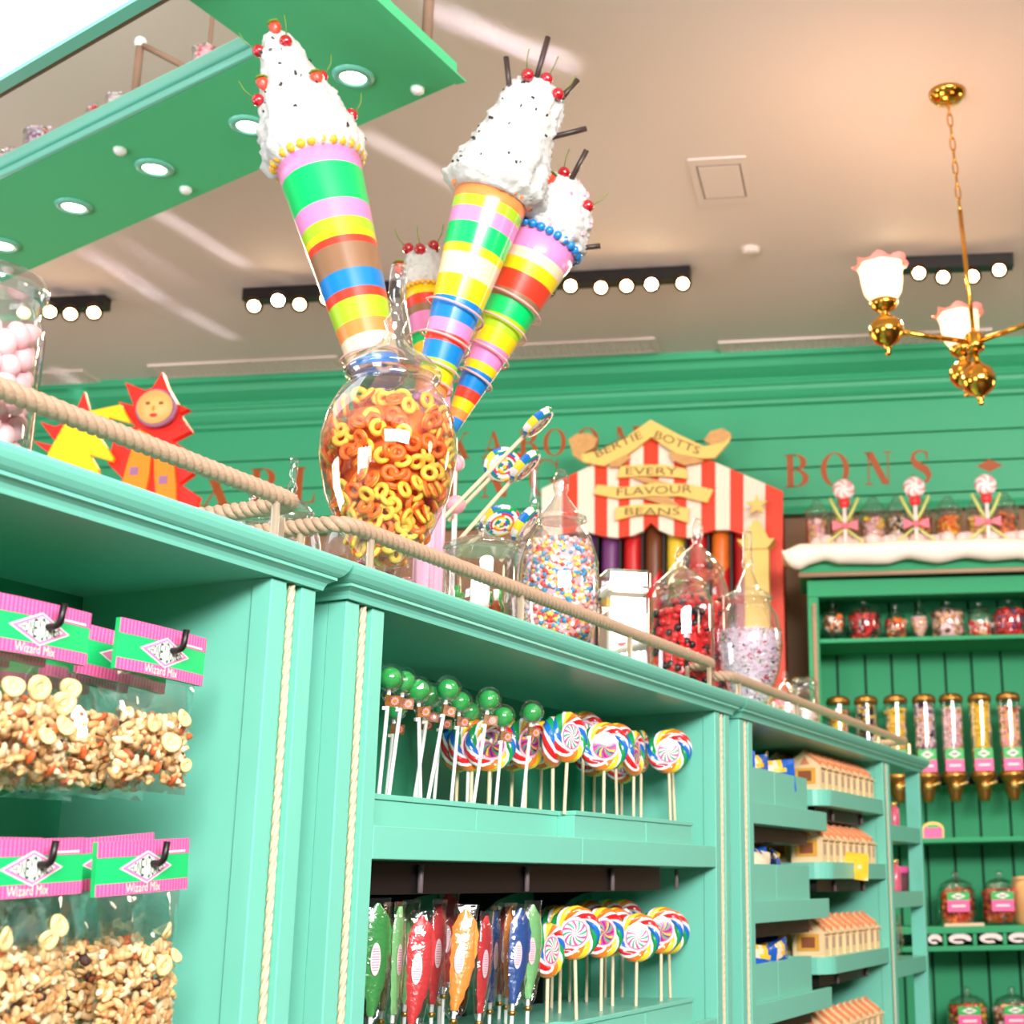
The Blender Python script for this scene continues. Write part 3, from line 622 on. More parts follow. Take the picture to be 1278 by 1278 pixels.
def logo_mesh():
    mb = MB(); word = 'HONEYDUKES'; n = len(word); w = .050
    for i, ch in enumerate(word):
        cx = -w / 2 + w * (i + .5) / n; hgt = .025 * (1 - abs(cx) / (w * .62)); V, F = text_mesh(ch, 1, w / n * .86, max(hgt, .0045))
        mb.add([(cx + a, 0, -.0285 + b) for a, b in V], F)
    return onbend(mb, .0016).mesh('logo_lettering', INKG)
LOGO = logo_mesh()
MIX = onbend(txt_xz(MB(), 'Wizard Mix', -.004, -HH + .0065, 0, width=.05, height=.0095), .0008).mesh('product_name', CREAM)
SMALL = onbend(MB().box((.026, 0, -.0148), (.061, .0001, -.0128)), .0008).mesh('small_print', CARD_W)
def pouch_mesh(h, seed):
    rnd = random.Random(seed); mb = MB(); nx, nz = 12, 14; w = .122; V = []; F = []
    for side in (-1, 1):
        for j in range(nz + 1):
            for i in range(nx + 1):
                u = i / nx; v = j / nz; x = (u - .5) * w * (1 - .06 * math.sin(v * math.pi)); z = -HH + .004 - h * v
                tz = math.sin(math.pi * min(1, v * 1.0)) ** .6 * (0.35 + .65 * v) if v < .93 else 0
                th = .026 * tz * math.sin(math.pi * u) ** .55
                nzv = noise.noise(Vector((x * 38 + seed, z * 24, side * 3.1))) * .006 * (1 if v < .93 else .3)
                V.append((x, .003 + side * th + nzv * (1 if 0 < i < nx else .2), z))
    S = (nx + 1) * (nz + 1)
    for j in range(nz):
        for i in range(nx):
            a = j * (nx + 1) + i; F.append((a, a + nx + 1, a + nx + 2, a + 1)); F.append((S + a, S + a + 1, S + a + nx + 2, S + a + nx + 1))
    return mb.add(V, F, 0, True).mesh('pouch', BAGFILM)
NUTS = [mat('cashew_tan', (240, 198, 140), .55, vary=.2, bscale=200), mat('peanut_gold', (226, 172, 108), .5, vary=.2, bscale=200), mat('pale_nut', (248, 226, 182), .6, vary=.15, bscale=200), mat('dried_papaya', (222, 106, 50), .5), mat('raisin', (70, 42, 46), .6, bump=.6, bscale=200), mat('almond_brown', (166, 92, 48), .5, vary=.2, bscale=200)]
BANANA = mat('banana_chip', (242, 216, 150), .55, vary=.12, bscale=120)
def nut_fill(h, seed, wts, size=.0065, n=300, top=.5):
    rnd = random.Random(seed); mb = MB()
    for k in range(n):
        v = rnd.uniform(top, .92); u = rnd.uniform(.04, .96); x = (u - .5) * .114; z = -HH + .004 - h * v
        th = .026 * math.sin(math.pi * v) ** .6 * (.35 + .65 * v) * math.sin(math.pi * u) ** .55 - .004
        y = .003 + max(th, .001) * rnd.choice((-1, -1, -.6, .2, 1)) * rnd.uniform(.75, 1)
        mi = rnd.choices(range(6), wts)[0]; r = size * rnd.uniform(.75, 1.25); b = len(mb.v)
        mb.sphere((0, 0, 0), r, 7, 5, mi, sc=(.55 if mi != 4 else .9, .6, 1.15))
        mb.xf(Matrix.Translation((x, y, z)) @ Matrix.Rotation(rnd.uniform(0, 6.3), 4, 'Y') @ Matrix.Rotation(rnd.uniform(-.8, .8), 4, 'X'), b)
    return mb.mesh('nut_mix', NUTS)
def chip_mesh():
    mb = MB(); n, m = 16, 6; V = []; F = []
    for i in range(n):
        a = 2 * math.pi * i / n; R_ = 1 + .08 * math.sin(3 * a)
        for j in range(m):
            b = 2 * math.pi * j / m; V.append(((.62 + .36 * math.cos(b)) * R_ * math.cos(a), .2 * math.sin(b) + .14 * math.sin(a * 2), (.62 + .36 * math.cos(b)) * R_ * math.sin(a)))
    for i in range(n):
        for j in range(m): F.append((i * m + j, i * m + (j + 1) % m, ((i + 1) % n) * m + (j + 1) % m, ((i + 1) % n) * m + j))
    mb.add(V, F, 0, True); mb.sphere((0, .02, 0), .34, 10, 6, sc=(1, .4, 1)); return mb.mesh('banana_chip', BANANA)
CHIP = chip_mesh()
POU = {h: [pouch_mesh(h, k * 7 + 1) for k in range(3)] for h in (.13, .175)}
FILL = {.13: [nut_fill(.13, 3 + k, (5, 4, 4, 1.2, .08, .4), top=.36 - .02 * k) for k in range(2)], .175: [nut_fill(.175, 13 + k, (4, 6, 3, .1, .35, .8), .0062, 420, top=.34) for k in range(2)]}
def bag(s, y, z, h, k, roll, yaw, label, group, fill_label, chips=()):
    t = thing('snack_bag', label, 'snack bag', L(s, y, z), group=group, rot=(0, -roll, THL + yaw))
    card = put('header_card', CARD, t)
    put('pink_band', BAND_T, card); put('pink_band', BAND_B, card)
    if group is None:
        for d_ in DI: put('logo_diamond', d_, card)
        put('logo_lettering', LOGO, card); put('product_name', MIX, card); put('small_print', SMALL, card)
    else: put('logo_diamond', DI[0], card); put('logo_diamond', DI[1], card)
    p = put('pouch', POU[h][k % 3], t)
    M = Matrix.Translation(Vector(L(s, y, z).tolist())) @ Matrix.Rotation(THL + yaw, 4, 'Z') @ Matrix.Rotation(-roll, 4, 'Y')
    f = put('nut_mix', FILL[h][k % 2]); f.matrix_world = M; tag(f, fill_label, 'snack mix', None if group is None else group.replace('bags', 'snack mix'), kind='stuff')
    for i, (cx, cz, r, lab) in enumerate(chips):
        v = (-HH + .004 - cz) / h; u = cx / .122 + .5
        th = .026 * math.sin(math.pi * v) ** .6 * (.35 + .65 * v) * math.sin(math.pi * u) ** .55
        c = put('banana_chip', CHIP); c.matrix_world = M @ Matrix.Translation((cx, .003 - th - .003, cz)) @ Matrix.Rotation(random.uniform(-.5, .5), 4, 'X') @ Matrix.Rotation(random.uniform(-.5, .5), 4, 'Z') @ Matrix.Scale(r, 4)
        tag(c, lab, 'banana chip', 'banana chips in the bags')
for nm, s, z, h, roll, chips in (
    ('upper left', 1.10, 1.899, .13, .0, [(.045, -.083, .013), (.033, -.1, .014), (.0, -.088, .015), (.036, -.122, .013), (.01, -.135, .011), (-.03, -.09, .013)]),
    ('upper right', 1.277, 1.901, .13, -.02, [(.008, -.128, .0135), (-.02, -.11, .012), (.032, -.098, .012), (.042, -.15, .009)]),
    ('lower left', 1.122, 1.664, .175, .05, [(.036, -.085, .0135), (-.03, -.092, .0135), (.02, -.098, .012), (-.042, -.13, .012)]),
    ('lower right', 1.276, 1.667, .175, .06, [(.02, -.133, .013), (.03, -.098, .011), (-.005, -.12, .011), (.044, -.125, .01)])):
    for d in range(4):
        lab = ['clear bag of nuts and banana chips at the front of the %s peg', 'clear bag of nut mix second on the %s peg', 'clear bag of nut mix third on the %s peg', 'clear bag of nut mix at the back of the %s peg'][d] % nm
        flab = 'nut and fruit mix inside the %s bag on the %s peg' % (['front', 'second', 'third', 'back'][d], nm)
        cl = []
        for i, (a, b, r) in enumerate(chips if d == 0 else []):
            cl.append((a, b, r * .93, 'dried banana chip in the front bag on the %s peg, %s from the top' % (nm, ['topmost', 'second', 'third', 'fourth', 'fifth', 'sixth'][sorted(c_[1] for c_ in chips)[::-1].index(b)])))
        bag(s + (0 if d == 0 else random.uniform(-.008, .012)), .012 + d * .056, z + (0 if d == 0 else random.uniform(-.004, .006)), h, d, roll + (0 if d == 0 else random.uniform(-.05, .05)), random.uniform(-.05, .05) if d else .0, lab,
            None if d == 0 else 'bags behind the front bag on the %s peg' % nm, flab, cl)
    x = s + .008 - S1; zz_ = z - .021
    pts = arc_path([(x, INN, zz_), (x, -.008, zz_ - .004), (x, -.011, zz_ + .019)], .008)
    MB().tube(pts, .0036, 8).build('peg_hook', BLACK, u1)
# ================================================================== lollipops in the middle cabinet
RAINBOW = [mat('candy_' + n, c, .22, coat=.5) for n, c in (('red', (226, 34, 40)), ('orange', (244, 122, 34)), ('yellow', (250, 214, 50)), ('green', (26, 150, 78)), ('blue', (30, 110, 196)), ('white', (252, 238, 240)))]
PINKW = mat('candy_pale_pink', (250, 208, 222), .25, coat=.5); PINKD = mat('candy_hot_pink', (222, 84, 140), .25, coat=.5); PURP = mat('candy_purple', (128, 52, 140), .25, coat=.5)
TEAL = mat('candy_mint_green', (70, 176, 130), .25, coat=.5); WHITEC = mat('candy_white', (252, 246, 246), .25, coat=.5)
def swirl_mesh(pal):
    R, TH = .027, .0075; mb = MB(); n = 24
    for side in (-1, 1):
        rings = [(.0, TH + .0015), (.004, TH + .0014), (.010, TH + .0008), (.0165, TH), (.0185, TH - .0003), (.0202, TH - .0006), (.0275, TH - .002)]; V = [(0, side * rings[0][1], 0)]; F = []; M = []
        for j, (r, y) in enumerate(rings[1:]):
            for k in range(n):
                a = 2 * math.pi * (k / n) + (r / .021) * .9; V.append((r * math.cos(a), side * y, r * math.sin(a)))
        for k in range(n):
            f = (0, 1 + k, 1 + (k + 1) % n); F.append(f if side > 0 else f[::-1]); M.append(pal[k % len(pal)])
        for j in range(5):
            for k in range(n):
                f = (1 + j * n + k, 1 + (j + 1) * n + k, 1 + (j + 1) * n + (k + 1) % n, 1 + j * n + (k + 1) % n); F.append(f if side > 0 else f[::-1])
                M.append(pal[k % len(pal)] if j < 3 else (7 if j == 3 else 6))
        b = len(mb.v); mb.add(V, F, 0, True); mb.m[-len(F):] = M
    face = mb.mesh('swirl_face', RAINBOW + [PINKW, PINKD, PURP, TEAL, WHITEC])
    rim = MB(); N, K = 60, 10; V = []; F = []; M = []
    N, K = 52, 12
    for i in range(N):
        for j in range(K + 1):
            b = -math.pi + 2 * math.pi * j / K; a = 2 * math.pi * i / N - .45 * b; bump = 1 + .06 * math.cos(2 * math.pi * i / 4); r = .0315 + .0095 * math.cos(b) * bump; V.append((r * math.cos(a), .0105 * math.sin(b) * bump, r * math.sin(a)))
    seq = [0, 0, 5, 1, 1, 2, 2, 5, 3, 3, 4, 4, 5]; K1 = K + 1
    for i in range(N):
        for j in range(K):
            F.append((i * K1 + j, i * K1 + j + 1, ((i + 1) % N) * K1 + j + 1, ((i + 1) % N) * K1 + j)); M.append(seq[(i // 2) % 13])
    rim.add(V, F, 0, True); rim.m = M
    return face, rim.mesh('rainbow_rim', RAINBOW)
SW = [swirl_mesh([10, 9, 10, 7]), swirl_mesh([8, 2, 7, 8, 7, 9])]
def stick_mesh(l, r, m): return MB().cyl((0, 0, -l), (0, 0, 0), r, n=8).mesh('stick', m)
SSTICK = stick_mesh(1, 1, WOODST)
def face_cam(w, extra=0.): d = CAM - np.array(w); return math.atan2(d[0], -d[1]) + extra
def orient(head, zdir, yaw):                # frame at head, z along zdir, -y turned to yaw
    z = Vector(zdir).normalized(); y = Vector((math.sin(yaw) * -1, math.cos(yaw), 0)); x = y.cross(z).normalized(); y = z.cross(x)
    return Matrix(((x.x, y.x, z.x, head[0]), (x.y, y.y, z.y, head[1]), (x.z, y.z, z.z, head[2]), (0, 0, 0, 1)))
def swirl(px, py, y, yaw, kind, zt, label, group, lean=0., sc=1.13):
    h = onL(px, py, y); s_, _, z_ = toL(h); base = L(s_ + lean, y, zt - .006); d = h - base; ln = float(np.linalg.norm(d))
    t = thing('swirl_lollipop', label, 'lollipop', (0, 0, 0), group=group); t.matrix_world = orient(h, d, face_cam(h, yaw))
    put('swirl_face', SW[kind][0], t, sc=sc); put('rainbow_rim', SW[kind][1], t, sc=sc)
    st = put('stick', SSTICK, t, loc=(0, 0, -.03)); st.scale = (.0033, .0033, ln - .03)
UP = [(572, 931, .2, 1.0, 1, 0), (590, 930, .16, .5, 1, .0), (612, 930, .13, .3, 1, 0), (640, 931, .16, .6, 1, 0), (657, 928, .1, .8, 1, 0), (676, 930, .15, .7, 0, 0), (690, 926, .06, 1.35, 1, 0.004), (709, 920, .035, .85, 0, -.01),
      (728, 916, .14, .3, 0, 0), (754, 932, .03, .12, 1, .0), (768, 931, .09, .25, 0, .01), (791, 940, .06, 1.25, 1, 0), (800, 938, .12, 1.4, 0, 0), (814, 953, .19, .9, 1, 0), (776, 952, .2, .6, 0, 0), (834, 938, .05, .1, 0, .012), (838, 936, .085, .1, 0, .02), (742, 942, .2, .2, 1, 0)]
for i, (px, py, y, yaw, k, ln) in enumerate(sorted(UP)):
    swirl(px, py, y, yaw, k, 1.745, 'rainbow-rimmed swirl lollipop on the upper tray, %s' % nth(i), 'swirl lollipops on the upper tray', ln)
LOW = [(684, 1186, .06, 1.0, 0, 0), (717, 1164, .035, .05, 0, .012), (751, 1164, .07, .45, 1, 0), (765, 1163, .1, .15, 0, .0), (795, 1170, .05, .1, 0, -.004), (825, 1161, .05, .1, 1, 0), (834, 1163, .09, .1, 1, .01), (733, 1152, .2, .3, 1, 0), (756, 1150, .22, .5, 0, 0), (777, 1150, .2, .2, 1, 0), (800, 1149, .22, .4, 0, 0), (700, 1162, .13, .4, 1, 0), (690, 1160, .2, .4, 0, 0), (712, 1158, .24, .2, 1, 0)]
for i, (px, py, y, yaw, k, ln) in enumerate(sorted(LOW)):
    swirl(px, py, y, yaw, k, 1.39, 'rainbow-rimmed swirl lollipop on the lower tray, %s' % nth(i), 'swirl lollipops on the lower tray', ln)

# ---- green ball lollipops
GRN = mat('green_candy_ball', (58, 176, 84), .15, coat=1.0, spec=.7); TAGB = mat('tag_brown', (150, 92, 38), .5); TAGP = mat('tag_flower_pink', (238, 150, 150), .5); TAGW = mat('tag_cream', (250, 236, 222), .5)
BALL = MB().sphere((0, 0, 0), .0148, 20, 14).mesh('candy_ball', GRN)
wr = MB(); wr.sphere((0, 0, .001), .0168, 12, 9)
wr.v = [tuple(Vector(v) * (1 + .09 * noise.noise(Vector(v) * 160))) for v in wr.v]; wr.sm = [False] * len(wr.f)
wr.lathe([(.006, -.014), (.009, -.019), (.005, -.026)], 9, caps=False); WRAP = wr.mesh('clear_wrap', PLASTIC)
tg = MB(); tg.box((-.003, -.004, -.046), (.003, .004, -.03), 0); tg.box((.003, -.0005, -.047), (.019, .0005, -.031), 0)
fl = [(.011 + .0068 * (1 if i % 2 else .72) * math.cos(i * math.pi / 10), -.039 + .0068 * (1 if i % 2 else .72) * math.sin(i * math.pi / 10)) for i in range(20)]
tg.prism(fl, -.0012, -.0006, 1); tg.prism([(.011 + .0028 * math.cos(i * math.pi / 5), -.039 + .0028 * math.sin(i * math.pi / 5)) for i in range(10)], -.0018, -.0012, 2); tg.box((-.0062, -.0042, -.052), (.001, .0042, -.047), 3)
TAG = tg.mesh('paper_tag', [TAGB, TAGP, RAINBOW[1], TAGW])
WSTICK = stick_mesh(1, 1, WHITE)
GR = [(487, 847, .055, 0), (504, 851, .075, -.012), (493, 885, .19, 0), (522, 862, .06, .035), (537, 869, .12, -.02), (559, 861, .06, -.03), (574, 876, .11, .0), (586, 888, .16, .02), (552, 880, .2, 0), (610, 874, .05, -.022), (628, 895, .08, .0), (616, 893, .15, .01), (664, 890, .055, -.01), (600, 893, .22, 0), (530, 882, .24, 0)]
for i, (px, py, y, ln) in enumerate(sorted(GR)):
    h = onL(px, py, y); s_, _, z_ = toL(h); base = L(s_ + ln, y + .01, 1.739); d = h - base; l_ = float(np.linalg.norm(d))
    t = thing('ball_lollipop', 'wrapped green ball lollipop on a white stick, %s' % nth(i), 'lollipop', (0, 0, 0), group='green ball lollipops'); t.matrix_world = orient(h, d, face_cam(h, random.uniform(-.5, .5)))
    put('candy_ball', BALL, t, sc=1.18); put('clear_wrap', WRAP, t, sc=1.27); put('paper_tag', TAG, t, loc=(0, 0, .006))
    st = put('stick', WSTICK, t, loc=(0, 0, -.013)); st.scale = (.0031, .0031, l_ - .013)

# ---- quill-shaped lollipops in clear wrappers
def quill_mesh(col):
    mb = MB(); H, Wd = .15, .041; nz, nx = 16, 6
    V = []; F = []
    for side in (-1, 1):
        for j in range(nz + 1):
            v = j / nz; w = Wd / 2 * (math.sin(math.pi * min(1, v * .62 + .06)) ** .8 if v < .75 else math.sin(math.pi * min(1, v * .62 + .06)) ** .8 * (1 - ((v - .75) / .25) ** 2.2 * .85)); off = .006 * math.sin(v * 2.6)
            for i in range(nx + 1):
                u = i / nx * 2 - 1; th = .005 * (1 - u * u) ** .5 * (1 - .3 * v) + (.0012 if abs(u) < .1 else 0)
                V.append((off + u * w + (.0012 * math.sin(v * 60) if abs(u) > .9 else 0), side * th, -.075 + H * v))
    S = (nz + 1) * (nx + 1)
    for j in range(nz):
        for i in range(nx):
            a = j * (nx + 1) + i; F.append((a, a + 1, a + nx + 2, a + nx + 1)); F.append((S + a, S + a + nx + 1, S + a + nx + 2, S + a + 1))
    mb.add(V, F, 0, True); return mb.mesh('quill_candy', col)
QC = {n: quill_mesh(mat('quill_' + n, c, .2, coat=.8, bump=.5, bscale=120)) for n, c in (('green', (66, 146, 74)), ('light_green', (134, 200, 130)), ('red', (206, 60, 62)), ('orange', (242, 150, 66)), ('blue', (48, 84, 150)))}
def wrapper():
    mb = MB(); nz, n = 14, 14; V = []; F = []
    for j in range(nz + 1):
        v = j / nz; z = -.088 + .17 * v; a = .0215 * math.sin(math.pi * min(1, .12 + v * .8)) ** .5 if v < .86 else .019; b = .010 * math.sin(math.pi * min(1, .1 + v * .8)) if v < .86 else .0015
        if j == 0: a, b = .005, .005
        for k in range(n):
            q = 2 * math.pi * k / n; nn = 1 + .22 * noise.noise(Vector((k * 1.7, j * .9, 3)))
            V.append((.004 * v + a * math.cos(q) * nn, b * math.sin(q) * nn, z))
    for j in range(nz):
        for k in range(n): F.append((j * n + k, j * n + (k + 1) % n, (j + 1) * n + (k + 1) % n, (j + 1) * n + k))
    return mb.add(V, F, 0, True).mesh('clear_wrapper', PLASTIC)
QW = wrapper()
ql = MB(); ql.prism([(.009 * math.cos(i * math.pi / 10), .026 * math.sin(i * math.pi / 10)) for i in range(20)], -.0075, -.0068, 0)
for i in range(9): zz_ = -.018 + i * .0042; ww = .0068 * math.sqrt(1 - (zz_ / .026) ** 2); ql.box((-ww, -.0078, zz_), (ww, -.0075, zz_ + .0011), 1)
QL = ql.mesh('oval_label', [mat('label_pale_pink', (250, 222, 228), .5), mat('label_lines_pink', (220, 120, 150), .5)])
TIE = MB().lathe([(.0048, -.094), (.0075, -.091), (.0048, -.087)], 10, caps=False).mesh('twist_tie', GOLD)
QS = [('green', 466, 1197, .05, .5, 0), ('green', 480, 1196, .14, 1.2, .02), ('light_green', 494, 1198, .075, 1.1, .02), ('red', 519, 1209, .045, .25, .07), ('red', 543, 1190, .11, .9, .04), ('red', 556, 1172, .17, .4, .0), ('orange', 573, 1197, .05, .1, .12), ('red', 602, 1203, .08, .95, .06), ('blue', 615, 1193, .13, 1.1, .05), ('red', 626, 1186, .18, .8, .03), ('blue', 644, 1192, .05, .55, .09), ('light_green', 661, 1187, .045, .7, .03), ('orange', 634, 1188, .12, 1.0, .02), ('light_green', 508, 1190, .16, .7, .0), ('blue', 551, 1183, .22, .5, 0)]
for i, (c, px, py, y, yaw, tilt) in enumerate(sorted(QS, key=lambda q: q[1])):
    h = onL(px, py, y); d = Vector((DV * math.sin(tilt) * 1.0 + np.array([0, 0, math.cos(tilt)])).tolist())
    t = thing('quill_lollipop', '%s quill-shaped lollipop in clear wrapper, %s' % (c.replace('_', ' '), nth(i)), 'lollipop', (0, 0, 0), group='quill lollipops'); t.matrix_world = orient(h, d, face_cam(h, yaw))
    put('quill_candy', QC[c], t); put('clear_wrapper', QW, t); put('oval_label', QL, t, sc=.85); put('twist_tie', TIE, t)
    ln = (h[2] - .07 - 1.39) / d.z; st = put('stick', WSTICK, t, loc=(0, 0, -.07)); st.scale = (.0032, .0032, max(ln, .02))

# ================================================================== cartons and packets in the furthest cabinet
CARB = mat('carton_peach', (248, 214, 164), .55); CARO = mat('carton_orange', (236, 170, 66), .5); CARR = mat('carton_roof_orange', (232, 140, 92), .55); CARD2 = mat('carton_print_brown', (150, 84, 52), .5); CARWN = mat('carton_window_print', (196, 168, 140), .5)
hs = MB(); w, dp, hw_, ha = .062, .09, .078, .108
hs.prism([(.004, 0), (dp - .004, 0), (dp - .004, hw_ - .018), (dp / 2, ha - .026), (.004, hw_ - .018)], .003, w - .002, 0, ax='yz')
HB = hs.mesh('carton_body', CARB)
rf = MB()
for a, b in (((-.004, hw_ - .004), (dp / 2, ha)), ((dp + .004, hw_ - .004), (dp / 2, ha))):
    rf.prism([(a[0], a[1] - .012), (b[0], b[1] - .02), (b[0], b[1] - .024), (a[0], a[1] - .015)], .003, w - .004, ax='yz')
HR = rf.mesh('carton_roof', CARB)
fp = MB(); fp.prism([(.0, .0), (dp, 0), (dp, hw_ + .002), (dp / 2, ha + .004), (0, hw_ + .002)], -.001, .008, 0, ax='yz'); fp.prism([(-.001, .078), (dp / 2, ha + .0045), (dp / 2, ha - .006), (-.001, .066)], -.002, .0085, 3, ax='yz'); fp.prism([(.014, .016), (dp - .014, .016), (dp - .014, .06), (.014, .06)], -.003, -.002, 1, ax='yz'); fp.prism([(.026, .024), (dp - .026, .024), (dp - .026, .052), (.026, .052)], -.004, -.003, 2, ax='yz'); fp.prism([(dp / 2 - .014, .07), (dp / 2 + .014, .07), (dp / 2, .092)], -.003, -.002, 3, ax='yz')
HG = fp.mesh('gable_front', [CARB, CARO, CARD2, CARR])
wn = MB().box((.022, .003, .02), (.046, .0045, .05), 0); HN = wn.mesh('side_window', CARWN)
ROWN = ['top', 'second', 'third', 'bottom']
def carton(s, y, z, label, group):
    t = thing('house_carton', label, 'carton', L(s, y, z), THL, group)
    put('carton_body', HB, t); put('carton_roof', HR, t); put('gable_front', HG, t); put('side_window', HN, t)
for k, zb_ in enumerate(ZR):
    n = 9
    for i in range(n):
        s = 3.835 + i * .066
        carton(s, .022 + random.uniform(0, .004), zb_ + .045, 'house-shaped carton in the front row, %s right-hand shelf, %s from the near end' % (ROWN[k], 'nearest' if i == 0 else ORD[i]) if i else 'house-shaped carton at the near end of the %s right-hand shelf' % ROWN[k], 'house cartons on the right-hand shelves')
    for i in range(3 if k == 0 else 5):
        s = 3.87 + i * .066
        carton(s, .118, zb_ + .045, 'house-shaped carton %s in the back row of the %s right-hand shelf' % (['first', 'second', 'third', 'fourth', 'fifth'][i], ROWN[k]), 'back row cartons, %s shelf' % ROWN[k])
    for i in range(3):
        s = 3.28 + i * .19
        carton(s, .206, zb_ + .045, 'house-shaped carton behind the bins, %s level, %s one' % (ROWN[k], ['left', 'middle', 'right'][i]), 'cartons behind the bins, %s level' % ROWN[k])
PB = mat('packet_blue', (30, 96, 190), .25, coat=.4); PY = mat('packet_yellow', (250, 196, 50), .25, coat=.4); PW = mat('packet_cream', (236, 216, 186), .35)
def packet_mesh(seed, pal):
    mb = MB(); nx, nz = 8, 10; V = []; F = []; M = []
    for side in (-1, 1):
        for j in range(nz + 1):
            for i in range(nx + 1):
                u, v = i / nx, j / nz; th = .02 * (math.sin(math.pi * u) * math.sin(math.pi * min(1, max(0, (v - .08) / .84)))) ** .5 if 0 < i < nx and .08 < v < .92 else 0
                V.append(((u - .5) * .1, side * th + .006 * noise.noise(Vector((u * 4 + seed, v * 5, side))), (v - .5) * .14))
    S = (nx + 1) * (nz + 1)
    for j in range(nz):
        for i in range(nx):
            a = j * (nx + 1) + i; f = (a, a + 1, a + nx + 2, a + nx + 1); F.append(f); F.append(tuple(S + q for q in f[::-1]))
            g = noise.noise(Vector((i * .35 + seed * 3, j * .3, 1))); mi = pal[0] if g < .12 else (pal[1] if g < .33 else pal[2]); M += [mi, mi]
    mb.add(V, F, 0, True); mb.m = M; return mb.mesh('snack_packet', [PB, PY, PW])
PK = [packet_mesh(1, (0, 1, 2)), packet_mesh(4, (0, 1, 1)), packet_mesh(7, (1, 1, 2)), packet_mesh(9, (0, 2, 1)), packet_mesh(12, (2, 0, 1))]
for k, zb_ in enumerate(ZL):
    order = [0, 1, 3, 0, 3, 2, 0, 1, 4] if k != 1 else [0, 3, 0, 4, 0, 1, 3, 2, 4]
    for i in range(9):
        s = 3.245 + i * .05 + (0 if i < 4 else .006); y = .065 + .045 * (i % 3)
        o = put('snack_packet', PK[order[i]], None, L(s, y, zb_ + .132 + .012 * (i % 3)), rot=(random.uniform(-.7, .7), random.uniform(1.0, 1.9), THL + random.uniform(-.5, .5)), sc=.85)
        tag(o, 'crumpled %s snack packet in the %s bin, %s' % (['blue', 'blue and yellow', 'yellow', 'blue and cream', 'cream'][order[i]], ROWN[k], nth(i)), 'packet', 'snack packets in the bins')
o = put('snack_packet', PK[2], None, onL(1060, 1080, .02), rot=(1.2, 1.9, THL + .1), sc=.8)
tag(o, 'yellow snack packet flopping over the bin edge', 'packet', 'snack packets in the bins')
# ---- end bay goods
PINKB = mat('pink_bottle', (226, 92, 120), .3, coat=.5); GOLDC = mat('gold_cap', (230, 190, 110), .3, metal=.6)
for k, (px, h) in enumerate(((1116, .085), (1118, .1), (1119, .07))):
    z = ZE[k] + .05; s = run_s(px, .08, z)
    if k < 2:
        t = thing('pink_bottle', 'tall slim pink bottle on the end bay %s shelf' % ROWN[k], 'bottle', L(s, .08, z), group='pink bottles')
        MB().lathe([(.018, 0), (.02, .004), (.02, h * .8), (.012, h * .88), (.012, h * .9)], 16).build('bottle_body', PINKB, t); MB().lathe([(.0135, h * .9), (.0135, h * 1.05), (.011, h * 1.07)], 16).build('cap', GOLDC, t)
for z, px, lab in ((ZE[0] - .135, 1121, 'round tub with a pink lid under the end bay shelf'),):
    z = ZE[1] + .0501; s = run_s(1119, .1, z)
    t = thing('lidded_tub', 'round tub with a pink lid in the end bay', 'tub', L(s, .1, z))
    MB().lathe([(.04, 0), (.042, .005), (.045, .06)], 20).build('tub_body', mat('tub_dark', (110, 60, 70), .4), t); MB().lathe([(.047, .06), (.047, .078), (.04, .083)], 20).build('lid', mat('lid_pink', (246, 90, 160), .35), t)
z = ZE[2] + .0501
for i, px in enumerate((1116, 1121)):
    s = run_s(px, .06 + .06 * i, z)
    o = put('cellophane_bag', POU[.13][i], None, L(s, .06 + .06 * i, z + .1815), THL); tag(o, 'crinkled clear cellophane bag in the end bay, %s' % ('near one' if i == 0 else 'far one'), 'bag', 'cellophane bags')
